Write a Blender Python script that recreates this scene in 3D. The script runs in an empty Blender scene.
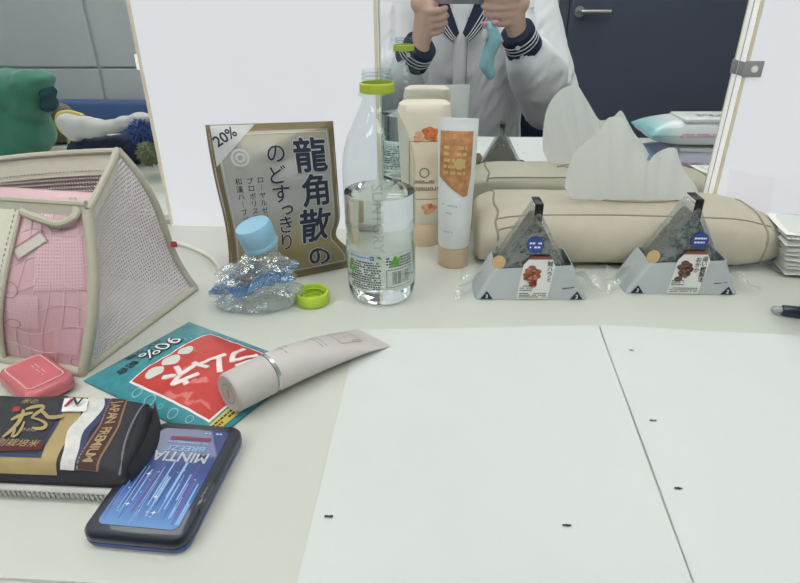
import bpy, bmesh, math, random
from mathutils import Vector, Matrix, noise
random.seed(7)
S = bpy.context.scene
COL = S.collection

# ---------------------------------------------------------------- camera
CAM_H = 0.265            # camera height above the desk top (desk top is z = 0)
FPX = 585.0              # focal length in pixels for an 800 px wide frame
D = 0.688                # distance from the camera to the mirror plane (mirror plane is y = D)
zc = -Vector((9, -1128, -FPX)).normalized()
yc = Vector((44, 308, -FPX)).normalized(); yc = (yc - zc * yc.dot(zc)).normalized()
xc = yc.cross(zc)
RC = Matrix((xc, yc, zc))                       # camera space -> world space
cam_data = bpy.data.cameras.new('camera'); cam = bpy.data.objects.new('camera', cam_data)
COL.objects.link(cam); S.camera = cam
cam_data.sensor_fit = 'HORIZONTAL'; cam_data.sensor_width = 36.0
cam_data.lens = 36.0 * FPX / 800.0; cam_data.clip_start = 0.005
cam.matrix_world = Matrix.Translation((0, 0, CAM_H)) @ RC.to_4x4()

# ---------------------------------------------------------------- light and exposure
w = bpy.data.worlds.new('world'); S.world = w; w.use_nodes = True
w.node_tree.nodes['Background'].inputs[0].default_value = (.92, .96, 1, 1)
w.node_tree.nodes['Background'].inputs[1].default_value = 0.30
CEILING_LIGHT = 7.0      # emission of the ceiling lights
PANEL_LIGHT = 0.68       # emission of the lit make-up panels
S.view_settings.view_transform = 'Standard'; S.view_settings.look = 'None'
S.view_settings.exposure = 0.10; S.view_settings.gamma = 1.0
S.view_settings.use_curve_mapping = False

# ---------------------------------------------------------------- pixel helpers
def ray(u, v): return RC @ Vector((u - 400, -(v - 291.5), -FPX))
def P(u, v, z=0.0):
    d = ray(u, v); t = (z - CAM_H) / d.z; return Vector((d.x * t, d.y * t, z))
def Q(u, v, y):
    d = ray(u, v); t = y / d.y; return Vector((d.x * t, y, CAM_H + d.z * t))
def RQ(u, v, y):          # a point at depth y that is seen in the mirror
    p = Q(u, v, 2 * D - y); p.y = y; return p

# ---------------------------------------------------------------- materials
MATS = {}
def lin(c):
    return tuple((x / 12.92 if x <= .04045 else ((x + .055) / 1.055) ** 2.4) for x in (k / 255 for k in c))
def mat(name, rgb, rough=.55, metal=0., spec=.5, vary=.04, scale=60., bump=0., bscale=300., trans=0., ior=1.45, alpha=1., emit=0., coat=0., sheen=0.):
    if name in MATS: return MATS[name]
    m = bpy.data.materials.new(name); m.use_nodes = True; MATS[name] = m
    nt = m.node_tree; b = nt.nodes['Principled BSDF']
    c = lin(rgb)
    b.inputs['Roughness'].default_value = rough; b.inputs['Metallic'].default_value = metal
    b.inputs['Specular IOR Level'].default_value = spec; b.inputs['IOR'].default_value = ior
    b.inputs['Transmission Weight'].default_value = trans; b.inputs['Alpha'].default_value = alpha
    b.inputs['Coat Weight'].default_value = coat; b.inputs['Sheen Weight'].default_value = sheen
    tc = nt.nodes.new('ShaderNodeTexCoord')
    nz = nt.nodes.new('ShaderNodeTexNoise'); nz.inputs['Scale'].default_value = scale; nz.inputs['Detail'].default_value = 3
    nt.links.new(tc.outputs['Object'], nz.inputs['Vector'])
    cr = nt.nodes.new('ShaderNodeValToRGB')
    cr.color_ramp.elements[0].position = .3; cr.color_ramp.elements[1].position = .7
    cr.color_ramp.elements[0].color = tuple(max(0, x * (1 - vary)) for x in c) + (1,)
    cr.color_ramp.elements[1].color = tuple(min(1, x * (1 + vary)) for x in c) + (1,)
    nt.links.new(nz.outputs['Fac'], cr.inputs['Fac']); nt.links.new(cr.outputs['Color'], b.inputs['Base Color'])
    if emit:
        b.inputs['Emission Color'].default_value = c + (1,); b.inputs['Emission Strength'].default_value = emit
    if bump:
        n2 = nt.nodes.new('ShaderNodeTexNoise'); n2.inputs['Scale'].default_value = bscale; n2.inputs['Detail'].default_value = 4
        nt.links.new(tc.outputs['Object'], n2.inputs['Vector'])
        bp = nt.nodes.new('ShaderNodeBump'); bp.inputs['Strength'].default_value = bump; bp.inputs['Distance'].default_value = .002
        nt.links.new(n2.outputs['Fac'], bp.inputs['Height']); nt.links.new(bp.outputs['Normal'], b.inputs['Normal'])
    return m
def film(name, rgb=(250, 252, 252), gloss=.12, rough=.06, fres=1.35, bump=0., bscale=60., haze=0., hazergb=(235, 238, 238)):
    """thin clear plastic: passes light straight through, reflects by Fresnel"""
    if name in MATS: return MATS[name]
    m = bpy.data.materials.new(name); m.use_nodes = True; MATS[name] = m
    nt = m.node_tree; nt.nodes.remove(nt.nodes['Principled BSDF']); out = nt.nodes['Material Output']
    t = nt.nodes.new('ShaderNodeBsdfTransparent'); t.inputs[0].default_value = lin(rgb) + (1,)
    g = nt.nodes.new('ShaderNodeBsdfGlossy'); g.inputs['Roughness'].default_value = rough; g.inputs['Color'].default_value = (.95, .96, .96, 1)
    fr = nt.nodes.new('ShaderNodeLayerWeight'); fr.inputs['Blend'].default_value = .5
    pw = nt.nodes.new('ShaderNodeMath'); pw.operation = 'POWER'; pw.inputs[1].default_value = 4.0
    nt.links.new(fr.outputs['Facing'], pw.inputs[0])
    ad = nt.nodes.new('ShaderNodeMath'); ad.operation = 'MULTIPLY_ADD'; ad.use_clamp = True
    ad.inputs[1].default_value = min(.45, (fres - 1) * .9); ad.inputs[2].default_value = .02 + gloss * .14
    nt.links.new(pw.outputs[0], ad.inputs[0])
    mx = nt.nodes.new('ShaderNodeMixShader')
    nt.links.new(ad.outputs[0], mx.inputs[0]); nt.links.new(t.outputs[0], mx.inputs[1]); nt.links.new(g.outputs[0], mx.inputs[2])
    last = mx
    if haze:
        d = nt.nodes.new('ShaderNodeBsdfDiffuse'); d.inputs[0].default_value = lin(hazergb) + (1,)
        m2 = nt.nodes.new('ShaderNodeMixShader'); m2.inputs[0].default_value = haze
        nt.links.new(mx.outputs[0], m2.inputs[1]); nt.links.new(d.outputs[0], m2.inputs[2]); last = m2
    if bump:
        tc = nt.nodes.new('ShaderNodeTexCoord'); n2 = nt.nodes.new('ShaderNodeTexNoise'); n2.inputs['Scale'].default_value = bscale
        nt.links.new(tc.outputs['Object'], n2.inputs['Vector'])
        bp = nt.nodes.new('ShaderNodeBump'); bp.inputs['Strength'].default_value = bump; bp.inputs['Distance'].default_value = .004
        nt.links.new(n2.outputs['Fac'], bp.inputs['Height'])
        nt.links.new(bp.outputs[0], g.inputs['Normal']); nt.links.new(bp.outputs[0], fr.inputs['Normal'])
    nt.links.new(last.outputs[0], out.inputs['Surface'])
    return m
def mesh_net(name, rgb, hole=.55, n=(60, 60), rough=.5, back=None):
    """woven net: threads over round holes laid out in UV"""
    if name in MATS: return MATS[name]
    m = mat(name, rgb, rough, vary=.03)
    nt = m.node_tree; b = nt.nodes['Principled BSDF']; out = nt.nodes['Material Output']
    uv = nt.nodes.new('ShaderNodeUVMap'); sx = nt.nodes.new('ShaderNodeSeparateXYZ'); nt.links.new(uv.outputs[0], sx.inputs[0])
    ks = []
    for i in (0, 1):
        a = nt.nodes.new('ShaderNodeMath'); a.operation = 'MULTIPLY'; a.inputs[1].default_value = n[i]
        nt.links.new(sx.outputs[i], a.inputs[0])
        f = nt.nodes.new('ShaderNodeMath'); f.operation = 'FRACT'; nt.links.new(a.outputs[0], f.inputs[0])
        s = nt.nodes.new('ShaderNodeMath'); s.operation = 'SUBTRACT'; s.inputs[1].default_value = .5; nt.links.new(f.outputs[0], s.inputs[0])
        q = nt.nodes.new('ShaderNodeMath'); q.operation = 'ABSOLUTE'; nt.links.new(s.outputs[0], q.inputs[0]); ks.append(q)
    mxm = nt.nodes.new('ShaderNodeMath'); mxm.operation = 'MAXIMUM'
    nt.links.new(ks[0].outputs[0], mxm.inputs[0]); nt.links.new(ks[1].outputs[0], mxm.inputs[1])
    lt = nt.nodes.new('ShaderNodeMath'); lt.operation = 'LESS_THAN'; lt.inputs[1].default_value = hole / 2; nt.links.new(mxm.outputs[0], lt.inputs[0])
    t = nt.nodes.new('ShaderNodeBsdfTransparent')
    ms = nt.nodes.new('ShaderNodeMixShader')
    nt.links.new(lt.outputs[0], ms.inputs[0]); nt.links.new(b.outputs[0], ms.inputs[1]); nt.links.new(t.outputs[0], ms.inputs[2])
    nt.links.new(ms.outputs[0], out.inputs['Surface'])
    return m
def uv_ramp(m, axis, stops, rgb_list):
    """print on a pack: colour ramp along one UV axis"""
    nt = m.node_tree; b = nt.nodes['Principled BSDF']
    uv = nt.nodes.new('ShaderNodeUVMap'); sx = nt.nodes.new('ShaderNodeSeparateXYZ'); nt.links.new(uv.outputs[0], sx.inputs[0])
    cr = nt.nodes.new('ShaderNodeValToRGB'); e = cr.color_ramp.elements
    while len(e) < len(stops): e.new(.5)
    for k, (s, c) in enumerate(zip(stops, rgb_list)): e[k].position = s; e[k].color = lin(c) + (1,)
    nt.links.new(sx.outputs[axis], cr.inputs[0]); nt.links.new(cr.outputs[0], b.inputs['Base Color'])
    return m

# ---------------------------------------------------------------- mesh helpers; a shape is (verts, faces)
def join(*shapes):
    V, F = [], []
    for v, f in shapes:
        o = len(V); V += [Vector(p) for p in v]; F += [tuple(i + o for i in q) for q in f]
    return V, F
def xf(shape, M):
    return [M @ Vector(p) for p in shape[0]], shape[1]
def move(shape, d): return xf(shape, Matrix.Translation(Vector(d)))
def box(c, s, bev=0., seg=2):
    bm = bmesh.new(); bmesh.ops.create_cube(bm, size=1)
    for v in bm.verts: v.co = Vector((v.co.x * s[0] + c[0], v.co.y * s[1] + c[1], v.co.z * s[2] + c[2]))
    if bev: bmesh.ops.bevel(bm, geom=bm.edges[:], offset=bev, segments=seg, profile=.5, affect='EDGES')
    return bm_out(bm)
def bm_out(bm):
    bm.verts.ensure_lookup_table(); bm.verts.index_update()
    r = [v.co.copy() for v in bm.verts], [tuple(v.index for v in f.verts) for f in bm.faces]
    bm.free(); return r
def loft(rings, cap0=True, cap1=True, closed=True):
    n = len(rings[0]); V = [Vector(p) for r in rings for p in r]; F = []
    for i in range(len(rings) - 1):
        for j in range(n if closed else n - 1):
            k = (j + 1) % n
            F.append((i * n + j, i * n + k, (i + 1) * n + k, (i + 1) * n + j))
    if cap0: F.append(tuple(reversed(range(n))))
    if cap1: F.append(tuple((len(rings) - 1) * n + j for j in range(n)))
    return V, F
def lathe(prof, n=32, cap0=False, cap1=False):
    return loft([[(r * math.cos(2 * math.pi * j / n), r * math.sin(2 * math.pi * j / n), z) for j in range(n)] for r, z in prof], cap0, cap1)
def tube(path, r, n=8, closed=False, cap=True):
    pts = [Vector(p) for p in path]; m = len(pts); rings = []; up = None
    for i, p in enumerate(pts):
        a = pts[(i - 1) % m] if (closed or i) else p; b = pts[(i + 1) % m] if (closed or i < m - 1) else p
        t = (b - a).normalized()
        if up is None:
            up = t.orthogonal().normalized()
        else:
            up = (up - t * up.dot(t)); up = up.normalized() if up.length > 1e-6 else t.orthogonal().normalized()
        w_ = t.cross(up); rr = r[i] if isinstance(r, (list, tuple)) else r
        rings.append([p + (up * math.cos(2 * math.pi * j / n) + w_ * math.sin(2 * math.pi * j / n)) * rr for j in range(n)])
    if closed:
        V, F = loft(rings, False, False); o = (m - 1) * n
        for j in range(n):
            k = (j + 1) % n; F.append((o + j, o + k, k, j))
        return V, F
    return loft(rings, cap, cap)
def grid(fn, nu, nv):
    V = [Vector(fn(i / nu, j / nv)) for j in range(nv + 1) for i in range(nu + 1)]
    F = [(j * (nu + 1) + i, j * (nu + 1) + i + 1, (j + 1) * (nu + 1) + i + 1, (j + 1) * (nu + 1) + i) for j in range(nv) for i in range(nu)]
    uv = [(i / nu, j / nv) for j in range(nv + 1) for i in range(nu + 1)]
    return V, F, uv
def ball(c, r, n=16, m=10):
    rings = []
    for i in range(1, m):
        a = math.pi * i / m
        rings.append([(c[0] + r[0] * math.sin(a) * math.cos(2 * math.pi * j / n), c[1] + r[1] * math.sin(a) * math.sin(2 * math.pi * j / n), c[2] - r[2] * math.cos(a)) for j in range(n)])
    return loft(rings)
def cyl_seg(a, b, ra, rb, n=14):
    """tapered limb segment with ball ends"""
    a, b = Vector(a), Vector(b)
    return join(tube([a, b], [ra, rb], n), ball(a, (ra,) * 3), ball(b, (rb,) * 3))
def catmull(pts, k=6, closed=False):
    pts = [Vector(p) for p in pts]; n = len(pts); out = []
    rng = range(n if closed else n - 1)
    for i in rng:
        if closed: p0, p1, p2, p3 = pts[i - 1], pts[i], pts[(i + 1) % n], pts[(i + 2) % n]
        else: p0, p1, p2, p3 = pts[max(i - 1, 0)], pts[i], pts[i + 1], pts[min(i + 2, n - 1)]
        for s in range(k):
            t = s / k
            out.append(.5 * ((2 * p1) + (p2 - p0) * t + (2 * p0 - 5 * p1 + 4 * p2 - p3) * t * t + (3 * p1 - p0 - 3 * p2 + p3) * t ** 3))
    if not closed: out.append(pts[-1])
    return out

# ---------------------------------------------------------------- object helpers
def mobj(name, shape, m, parent=None, smooth=True, label=None, base=None, fix=True):
    V, F = shape[0], shape[1]
    if base is not None: V = [Vector(p) - base for p in V]
    me = bpy.data.meshes.new(name); me.from_pydata([tuple(p) for p in V], [], F)
    if len(shape) > 2 and shape[2]:
        ul = me.uv_layers.new(name='UVMap')
        for l in me.loops: ul.data[l.index].uv = shape[2][l.vertex_index]
    if fix:
        bm = bmesh.new(); bm.from_mesh(me); bmesh.ops.recalc_face_normals(bm, faces=bm.faces[:]); bm.to_mesh(me); bm.free()
    if smooth: 
        me.polygons.foreach_set('use_smooth', [True] * len(me.polygons))
    me.materials.append(m); me.update()
    if smooth:
        try: me.set_sharp_from_angle(angle=math.radians(40))
        except Exception: pass
    o = bpy.data.objects.new(name, me); COL.objects.link(o)
    if parent is not None: o.parent = parent
    if label: o['label'] = label
    if name in ('small_print', 'stitching', 'zip_teeth', 'grid_print', 'seal_print', 'sticker_print', 'side_print', 'lid_print', 'barcode', 'heading_print') and parent is not None: o['kind'] = 'stuff'   # too fine to pick apart
    return o
class Thing:
    """an Empty at the base of a thing; add() takes local shapes, addw() world shapes"""
    def __init__(s, name, label, cat, loc=(0, 0, 0), rot=(0, 0, 0), group=None, kind=None):
        o = bpy.data.objects.new(name, None); COL.objects.link(o); o.empty_display_size = .02
        o.location = loc; o.rotation_euler = rot; o['label'] = label; o['category'] = cat
        if group: o['group'] = group
        if kind: o['kind'] = kind
        s.o = o; s.M = Matrix.LocRotScale(Vector(loc), o.rotation_euler, None); s.I = s.M.inverted()
    def add(s, name, shape, m, smooth=True, label=None, parent=None, fix=True):
        return mobj(name, shape, m, parent or s.o, smooth, label, fix=fix)
    def addw(s, name, shape, m, smooth=True, label=None, parent=None, fix=True):
        return s.add(name, (([s.I @ Vector(p) for p in shape[0]], shape[1]) + tuple(shape[2:])), m, smooth, label, parent, fix)
def tag(o, label, cat, group=None):
    o['label'] = label; o['category'] = cat
    if group: o['group'] = group
    return o
def struct(name, shape, m, smooth=False, parent=None):
    o = mobj(name, shape, m, parent, smooth)
    if parent is None: o['kind'] = 'structure'
    return o

# ---------------------------------------------------------------- lettering
TXT = {}
def text2d(s, size=1., bold=0., res=3):
    key = (s, bold, res)
    if key not in TXT:
        c = bpy.data.curves.new('t', 'FONT'); c.body = s; c.size = 1; c.align_x = 'CENTER'; c.align_y = 'CENTER'
        cjk = any(ord(k) > 255 for k in s); c.offset = 0 if cjk else bold; c.resolution_u = res; c.fill_mode = 'FRONT'
        o = bpy.data.objects.new('t', c); COL.objects.link(o)
        dg = bpy.context.evaluated_depsgraph_get(); ev = o.evaluated_get(dg); me = ev.to_mesh()
        V = [v.co.copy() for v in me.vertices]; F = [tuple(p.vertices) for p in me.polygons]
        ev.to_mesh_clear(); bpy.data.objects.remove(o); bpy.data.curves.remove(c)
        if V:
            x0, x1 = min(p.x for p in V), max(p.x for p in V); y0, y1 = min(p.y for p in V), max(p.y for p in V)
            V = [Vector((p.x - (x0 + x1) / 2, p.y - (y0 + y1) / 2, 0)) for p in V]
        if cjk and bold:        # heavy strokes: the same glyph laid down again a hair to each side
            V, F = join((V, F), *[([p + Vector((bold * .8 * math.cos(a), bold * .8 * math.sin(a), 0)) for p in V], F) for a in [i * math.pi / 4 for i in range(8)]])
        TXT[key] = (V, F)
    V, F = TXT[key]
    return [p * size for p in V], F
def cut(shape, cell):
    """slice a flat 2D shape along a grid so that it can follow a curved surface"""
    V, F = shape
    if not V: return shape
    bm = bmesh.new(); vs = [bm.verts.new(p) for p in V]
    for f in F:
        try: bm.faces.new([vs[i] for i in f])
        except ValueError: pass
    for ax in (0, 1):
        lo, hi = min(p[ax] for p in V), max(p[ax] for p in V); n = int((hi - lo) / cell)
        for k in range(1, n + 1):
            nn = Vector((0, 0, 0)); nn[ax] = 1; co = Vector((0, 0, 0)); co[ax] = lo + k * cell
            bmesh.ops.bisect_plane(bm, geom=bm.verts[:] + bm.edges[:] + bm.faces[:], plane_co=co, plane_no=nn)
    return bm_out(bm)
def rot2(shape, a, off=(0, 0), sc=(1, 1)):
    c, s = math.cos(a), math.sin(a)
    return [Vector((p.x * sc[0] * c - p.y * sc[1] * s + off[0], p.x * sc[0] * s + p.y * sc[1] * c + off[1], 0)) for p in shape[0]], shape[1]
def rect2(x0, y0, x1, y1): return [Vector((x0, y0, 0)), Vector((x1, y0, 0)), Vector((x1, y1, 0)), Vector((x0, y1, 0))], [(0, 1, 2, 3)]
def poly2(pts): return [Vector((p[0], p[1], 0)) for p in pts], [tuple(range(len(pts)))]
def disc2(cx, cy, rx, ry=None, n=24): return poly2([(cx + rx * math.cos(2 * math.pi * k / n), cy + (ry or rx) * math.sin(2 * math.pi * k / n)) for k in range(n)])
def ring2(cx, cy, r0, r1, n=28, sy=1.):
    V = []; F = []
    for k in range(n):
        a = 2 * math.pi * k / n
        V += [Vector((cx + r0 * math.cos(a), cy + sy * r0 * math.sin(a), 0)), Vector((cx + r1 * math.cos(a), cy + sy * r1 * math.sin(a), 0))]
        F.append((2 * k, 2 * k + 1, (2 * k + 3) % (2 * n), (2 * k + 2) % (2 * n)))
    return V, F
def frame2(x0, y0, x1, y1, t):
    return join(rect2(x0, y0, x1, y0 + t), rect2(x0, y1 - t, x1, y1), rect2(x0, y0 + t, x0 + t, y1 - t), rect2(x1 - t, y0 + t, x1, y1 - t))
def path2(pts, wdt):
    """a 2D stroke of a given width (width may taper: list)"""
    pts = [Vector((p[0], p[1], 0)) for p in pts]; V = []; F = []
    for i, p in enumerate(pts):
        a = pts[max(i - 1, 0)]; b = pts[min(i + 1, len(pts) - 1)]; t = (b - a).normalized(); nrm = Vector((-t.y, t.x, 0))
        ww = (wdt[i] if isinstance(wdt, (list, tuple)) else wdt) / 2
        V += [p + nrm * ww, p - nrm * ww]
    for i in range(len(pts) - 1): F.append((2 * i, 2 * i + 1, 2 * i + 3, 2 * i + 2))
    return V, F
def tiny_rows(x0, y0, x1, y1, rows, rnd, hgt=.6, gap=.25):
    """print too small to read: rows of short dashes"""
    out = []; dy = (y1 - y0) / rows
    for k in range(rows):
        y = y1 - (k + .5) * dy; x = x0
        while x < x1:
            wd = dy * rnd.uniform(.5, 1.1)
            if rnd.random() > .12: out.append(rect2(x, y - dy * hgt / 2, min(x + wd, x1), y + dy * hgt / 2))
            x += wd + dy * gap
    return join(*out)
def drape(shape, fn, cell=None):
    """put a flat print on a surface: fn(x, y) -> point"""
    if cell: shape = cut(shape, cell)
    return [Vector(fn(p.x, p.y)) for p in shape[0]], shape[1]
def remesh(shape, voxel, smooth=3, disp=0., dscale=20., seed=0):
    """fuse overlapping shapes into one continuous skin"""
    me = bpy.data.meshes.new('r'); me.from_pydata([tuple(p) for p in shape[0]], [], shape[1])
    bm = bmesh.new(); bm.from_mesh(me); bmesh.ops.recalc_face_normals(bm, faces=bm.faces[:]); bm.to_mesh(me); bm.free()
    o = bpy.data.objects.new('r', me); COL.objects.link(o)
    md = o.modifiers.new('v', 'REMESH'); md.mode = 'VOXEL'; md.voxel_size = voxel
    if smooth:
        ms = o.modifiers.new('s', 'SMOOTH'); ms.iterations = smooth; ms.factor = .5
    dg = bpy.context.evaluated_depsgraph_get(); ev = o.evaluated_get(dg); m2 = ev.to_mesh()
    V = [v.co.copy() for v in m2.vertices]; N = [v.normal.copy() for v in m2.vertices]; F = [tuple(p.vertices) for p in m2.polygons]
    ev.to_mesh_clear(); bpy.data.objects.remove(o); bpy.data.meshes.remove(me)
    if disp:
        sd = Vector((seed * 7.3, seed * 3.1, seed * 1.7))
        V = [p + n * disp * noise.noise(p * dscale + sd) for p, n in zip(V, N)]
    return V, F

# ================================================================ the room
FLOOR = -0.72; CEIL = 1.70; XL, XR, YB = -2.7, 1.9, -2.0
m_wall = mat('wall_paint', (204, 210, 206), .8, vary=.02, scale=4, bump=.05)
m_ceil = mat('ceiling_board', (225, 226, 222), .85, vary=.02, scale=20)
m_floor = mat('floor_vinyl', (120, 116, 110), .5, vary=.08, scale=9)
struct('floor', box(((XL + XR) / 2, (YB + D) / 2, FLOOR - .02), (XR - XL, D - YB, .04)), m_floor)
struct('ceiling', box(((XL + XR) / 2, (YB + D) / 2, CEIL + .02), (XR - XL, D - YB, .04)), m_ceil)
struct('wall_front', box(((XL + XR) / 2, D + .0125 + .04, .49), (XR - XL, .08, 2.42)), m_wall)
struct('wall_left', box((XL - .04, (YB + D) / 2, .49), (.08, D - YB, 2.42)), m_wall)
struct('wall_right', box((XR + .04, (YB + D) / 2, .49), (.08, D - YB, 2.42)), m_wall)
wb = struct('wall_back', box(((XL + XR) / 2, YB - .05, .49), (XR - XL + .16, .06, 2.42)), m_wall)
# partition panels fixed to the back wall, with recessed joints (seen in the left mirror)
m_part = mat('partition_panel', (206, 212, 212), .6, vary=.03, scale=3)
xj = RQ(92, 40, YB).x; zj = RQ(60, 68, YB).z
for x0, x1 in ((XL, xj - .009), (xj + .009, -.80)):
    for z0, z1 in ((FLOOR, zj - .005), (zj + .005, CEIL)):
        struct('panel', box(((x0 + x1) / 2, YB - .01, (z0 + z1) / 2), (x1 - x0, .02, z1 - z0), .006), m_part, parent=wb)
struct('baseboard_back', box((-.2, YB + .006, FLOOR + .03), (1.0, .012, .06)), mat('skirting', (70, 72, 76), .6))
# dark door with a lever handle
m_door = mat('door_paint', (84, 90, 108), .45, vary=.03, scale=5)
dx0 = RQ(566, 20, YB).x; dx1 = dx0 + 1.05
door = struct('door_1', box(((dx0 + dx1) / 2, YB + .005, FLOOR + 1.05), (dx1 - dx0 - .012, .05, 2.09), .003), m_door)
m_jamb = mat('door_frame_paint', (84, 88, 98), .5)
for x in (dx0 - .02, dx1 + .02): struct('door_frame', box((x, YB + .008, FLOOR + 1.07), (.04, .07, 2.14), .003), m_jamb, parent=door)
struct('door_frame', box(((dx0 + dx1) / 2, YB + .008, FLOOR + 2.12), (dx1 - dx0, .07, .04), .003), m_jamb, parent=door)
m_steel = mat('brushed_steel', (185, 186, 184), .32, 1.0, vary=.03)
ha = RQ(581, 12, YB + .07); hb = RQ(611, 12, YB + .07)
hs = join(xf(lathe([(0.0, 0), (.026, 0), (.026, .008), (.0, .009)], 20), Matrix.Translation((ha.x, YB + .03, ha.z)) @ Matrix.Rotation(-math.pi / 2, 4, 'X')),
          tube([(ha.x, YB + .03, ha.z), (ha.x, YB + .07, ha.z)], .011, 10), tube([(ha.x, YB + .07, ha.z), (hb.x, YB + .07, ha.z)], .012, 10))
struct('door_handle', hs, m_steel, True, door)

# ceiling lights: housing and glowing diffuser
m_house = mat('light_housing', (230, 230, 228), .5)
def lamp_mat(name, rgb, k):
    m = mat(name, rgb, .6, emit=k); return m
for lx, ly, where in ((-.9, .12, 'clothes end of the dressing table'), (.55, .12, 'bottles on the dressing table'), (-1.4, -.75, 'floor in front of the bench'), (.55, -.75, 'office chair'), (-1.4, -1.45, 'blue bench, added to brighten the back wall'), (.55, -1.45, 'floor before the dark door, added to brighten the wall')):  # the rearmost pair is an added light source, brightening the back wall
    t = Thing('ceiling_light', 'white ceiling light panel above the ' + where, 'light', (lx, ly, CEIL), group='ceiling light panels')
    t.add('housing', join(box((0, .165, -.015), (1.26, .03, .03)), box((0, -.165, -.015), (1.26, .03, .03)), box((.615, 0, -.015), (.03, .3, .03)), box((-.615, 0, -.015), (.03, .3, .03))), m_house, False)
    t.add('diffuser', box((0, 0, -.012), (1.2, .3, .012)), lamp_mat('lamp_diffuser', (252, 252, 249), CEILING_LIGHT), False)

# ================================================================ desk, mirrors, lit panels
m_desk = mat('desk_laminate', (206, 209, 200), .34, vary=.012, scale=14, bump=.012, bscale=900, spec=.4)
YF = P(40, 580).y
t = Thing('dressing_table', 'long pale grey laminate dressing table along the mirrors', 'table', (-.2, (YF + D) / 2, FLOOR))
t.addw('tabletop', box((-.2, (YF + D - .001) / 2, -.0125), (2.9, D - .001 - YF, .025), .0025), m_desk)
m_edge = mat('desk_edge_band', (196, 198, 190), .45)
t.addw('edge_band', box((-.2, YF - .0008, -.0125), (2.88, .0016, .021)), m_edge, False)
for x in (-1.6, -.2, 1.2): t.addw('support_panel', box((x, D - .25, (FLOOR - .025) / 2), (.03, .42, -FLOOR - .025), .002), m_desk, False)

m_mir = bpy.data.materials.new('mirror_glass'); m_mir.use_nodes = True
b_ = m_mir.node_tree.nodes['Principled BSDF']; b_.inputs['Metallic'].default_value = 1; b_.inputs['Roughness'].default_value = 0.0
b_.inputs['Base Color'].default_value = (.90, .925, .925, 1)
m_gedge = mat('mirror_edge', (120, 135, 130), .3)
m_chan = mat('aluminium_channel', (172, 175, 176), .4, .6, vary=.02)
PX = [Q(125, 0, D - .013).x * .5 + Q(146, 97, D - .013).x * .5, Q(378, 40, D - .013).x, Q(757, 0, D - .013).x * .4 + Q(716, 190, D - .013).x * .6]
PW = PX[1] - PX[0]
HT = 1.0
def mirror(x0, x1, label):
    t = Thing('wall_mirror', label, 'mirror', ((x0 + x1) / 2, D + .006, 0))
    t.addw('glass', ([(x0, D, .0), (x1, D, .0), (x1, D, HT), (x0, D, HT)], [(0, 1, 2, 3)]), m_mir, False)
    t.addw('backing', box(((x0 + x1) / 2, D + .0065, HT / 2), (x1 - x0, .011, HT)), m_gedge, False)
    t.addw('bottom_channel', box(((x0 + x1) / 2, D - .004, .0035), (x1 - x0 - .002, .008, .007), .001), m_chan, False)
mirror(PX[1] + .0005, PX[2] - .0005, 'large wall mirror reflecting a seated person and dark door')
mirror(PX[0] - (PX[2] - PX[1]), PX[0] - .0005, 'wall mirror reflecting grey partition and heaped green clothes')
m_pan = mat('lit_diffuser', (190, 191, 196), .6, emit=PANEL_LIGHT, vary=.01, scale=3)
m_pan.node_tree.nodes['Principled BSDF'].inputs['Specular IOR Level'].default_value = .2
m_pside = mat('lit_acrylic_edge', (232, 232, 230), .5, emit=.42)      # edge of the glowing acrylic block
m_cream = mat('cream_edge_trim', (226, 220, 198), .5)
m_clip = mat('zinc_clip', (160, 158, 162), .45, .3, vary=.05)
m_dark = mat('hole_dark', (60, 60, 64), .6)
def light_panel(x0, x1, label, clip_x=None, clip_side=1):
    t = Thing('light_panel', label, 'light', ((x0 + x1) / 2, D, 0))
    yf = D - .013
    t.addw('body', box(((x0 + x1) / 2, D - .006, HT / 2), (x1 - x0 - .0012, .012, HT)), m_pside, False)
    t.addw('diffuser', ([(x0 + .004, yf, .001), (x1 - .004, yf, .001), (x1 - .004, yf, HT), (x0 + .004, yf, HT)], [(0, 1, 2, 3)]), m_pan, False)
    for x in (x0 + .002, x1 - .002): t.addw('edge_trim', box((x, yf, HT / 2 + .001), (.004, .0016, HT - .002), .0004), m_cream, False)
    if clip_x is not None and clip_side < 0:
        z = Q(139, 62, yf).z
        t.addw('clip', box((clip_x - .0012, yf + .002, z), (.0034, .006, .016), .0006), m_pside)
    elif clip_x is not None:
        z = Q(752, 69, yf).z if clip_side > 0 else Q(139, 62, yf).z
        sgn = 1 if clip_x == x0 else -1
        c = t.addw('clip', join(box((clip_x + sgn * .009, yf - .0016, z), (.019, .0014, .016), .0005), box((clip_x - sgn * .0008, D - .008, z), (.0014, .013, .014), .0004)), m_clip)
        t.addw('screw', xf(lathe([(.0, 0), (.0036, 0), (.0032, .0012), (0, .0014)], 16), Matrix.Translation((clip_x + sgn * .010, yf - .0022, z)) @ Matrix.Rotation(math.pi / 2, 4, 'X')), mat('white_screw', (238, 238, 238), .4), parent=c)
light_panel(PX[0], PX[1], 'lit white make-up light panel behind the throat candy bag', PX[0], -1)
light_panel(PX[2], PX[2] + PW, 'lit white make-up light panel behind the cotton pad pack', PX[2], 1)
light_panel(PX[0] - (PX[2] - PX[1]) - PW, PX[0] - (PX[2] - PX[1]), 'lit white make-up light panel past the far mirror, beyond the clothes heap')
# faint translucent square of tape on the lit panel
yt = D - .0142
q4 = [Q(730, 170, yt), Q(775, 178, yt), Q(768, 226, yt), Q(722, 224, yt)]
tag(mobj('adhesive_sheet', ([p for p in q4] + [p + Vector((0, .0004, 0)) for p in q4], [(0, 1, 2, 3), (7, 6, 5, 4), (0, 4, 5, 1), (1, 5, 6, 2), (2, 6, 7, 3), (3, 7, 4, 0)]), film('tape_film', (255, 254, 254), 0., .3, 1.0), None, False), 'faint clear adhesive sheet stuck on the lit panel', 'tape')

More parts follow.
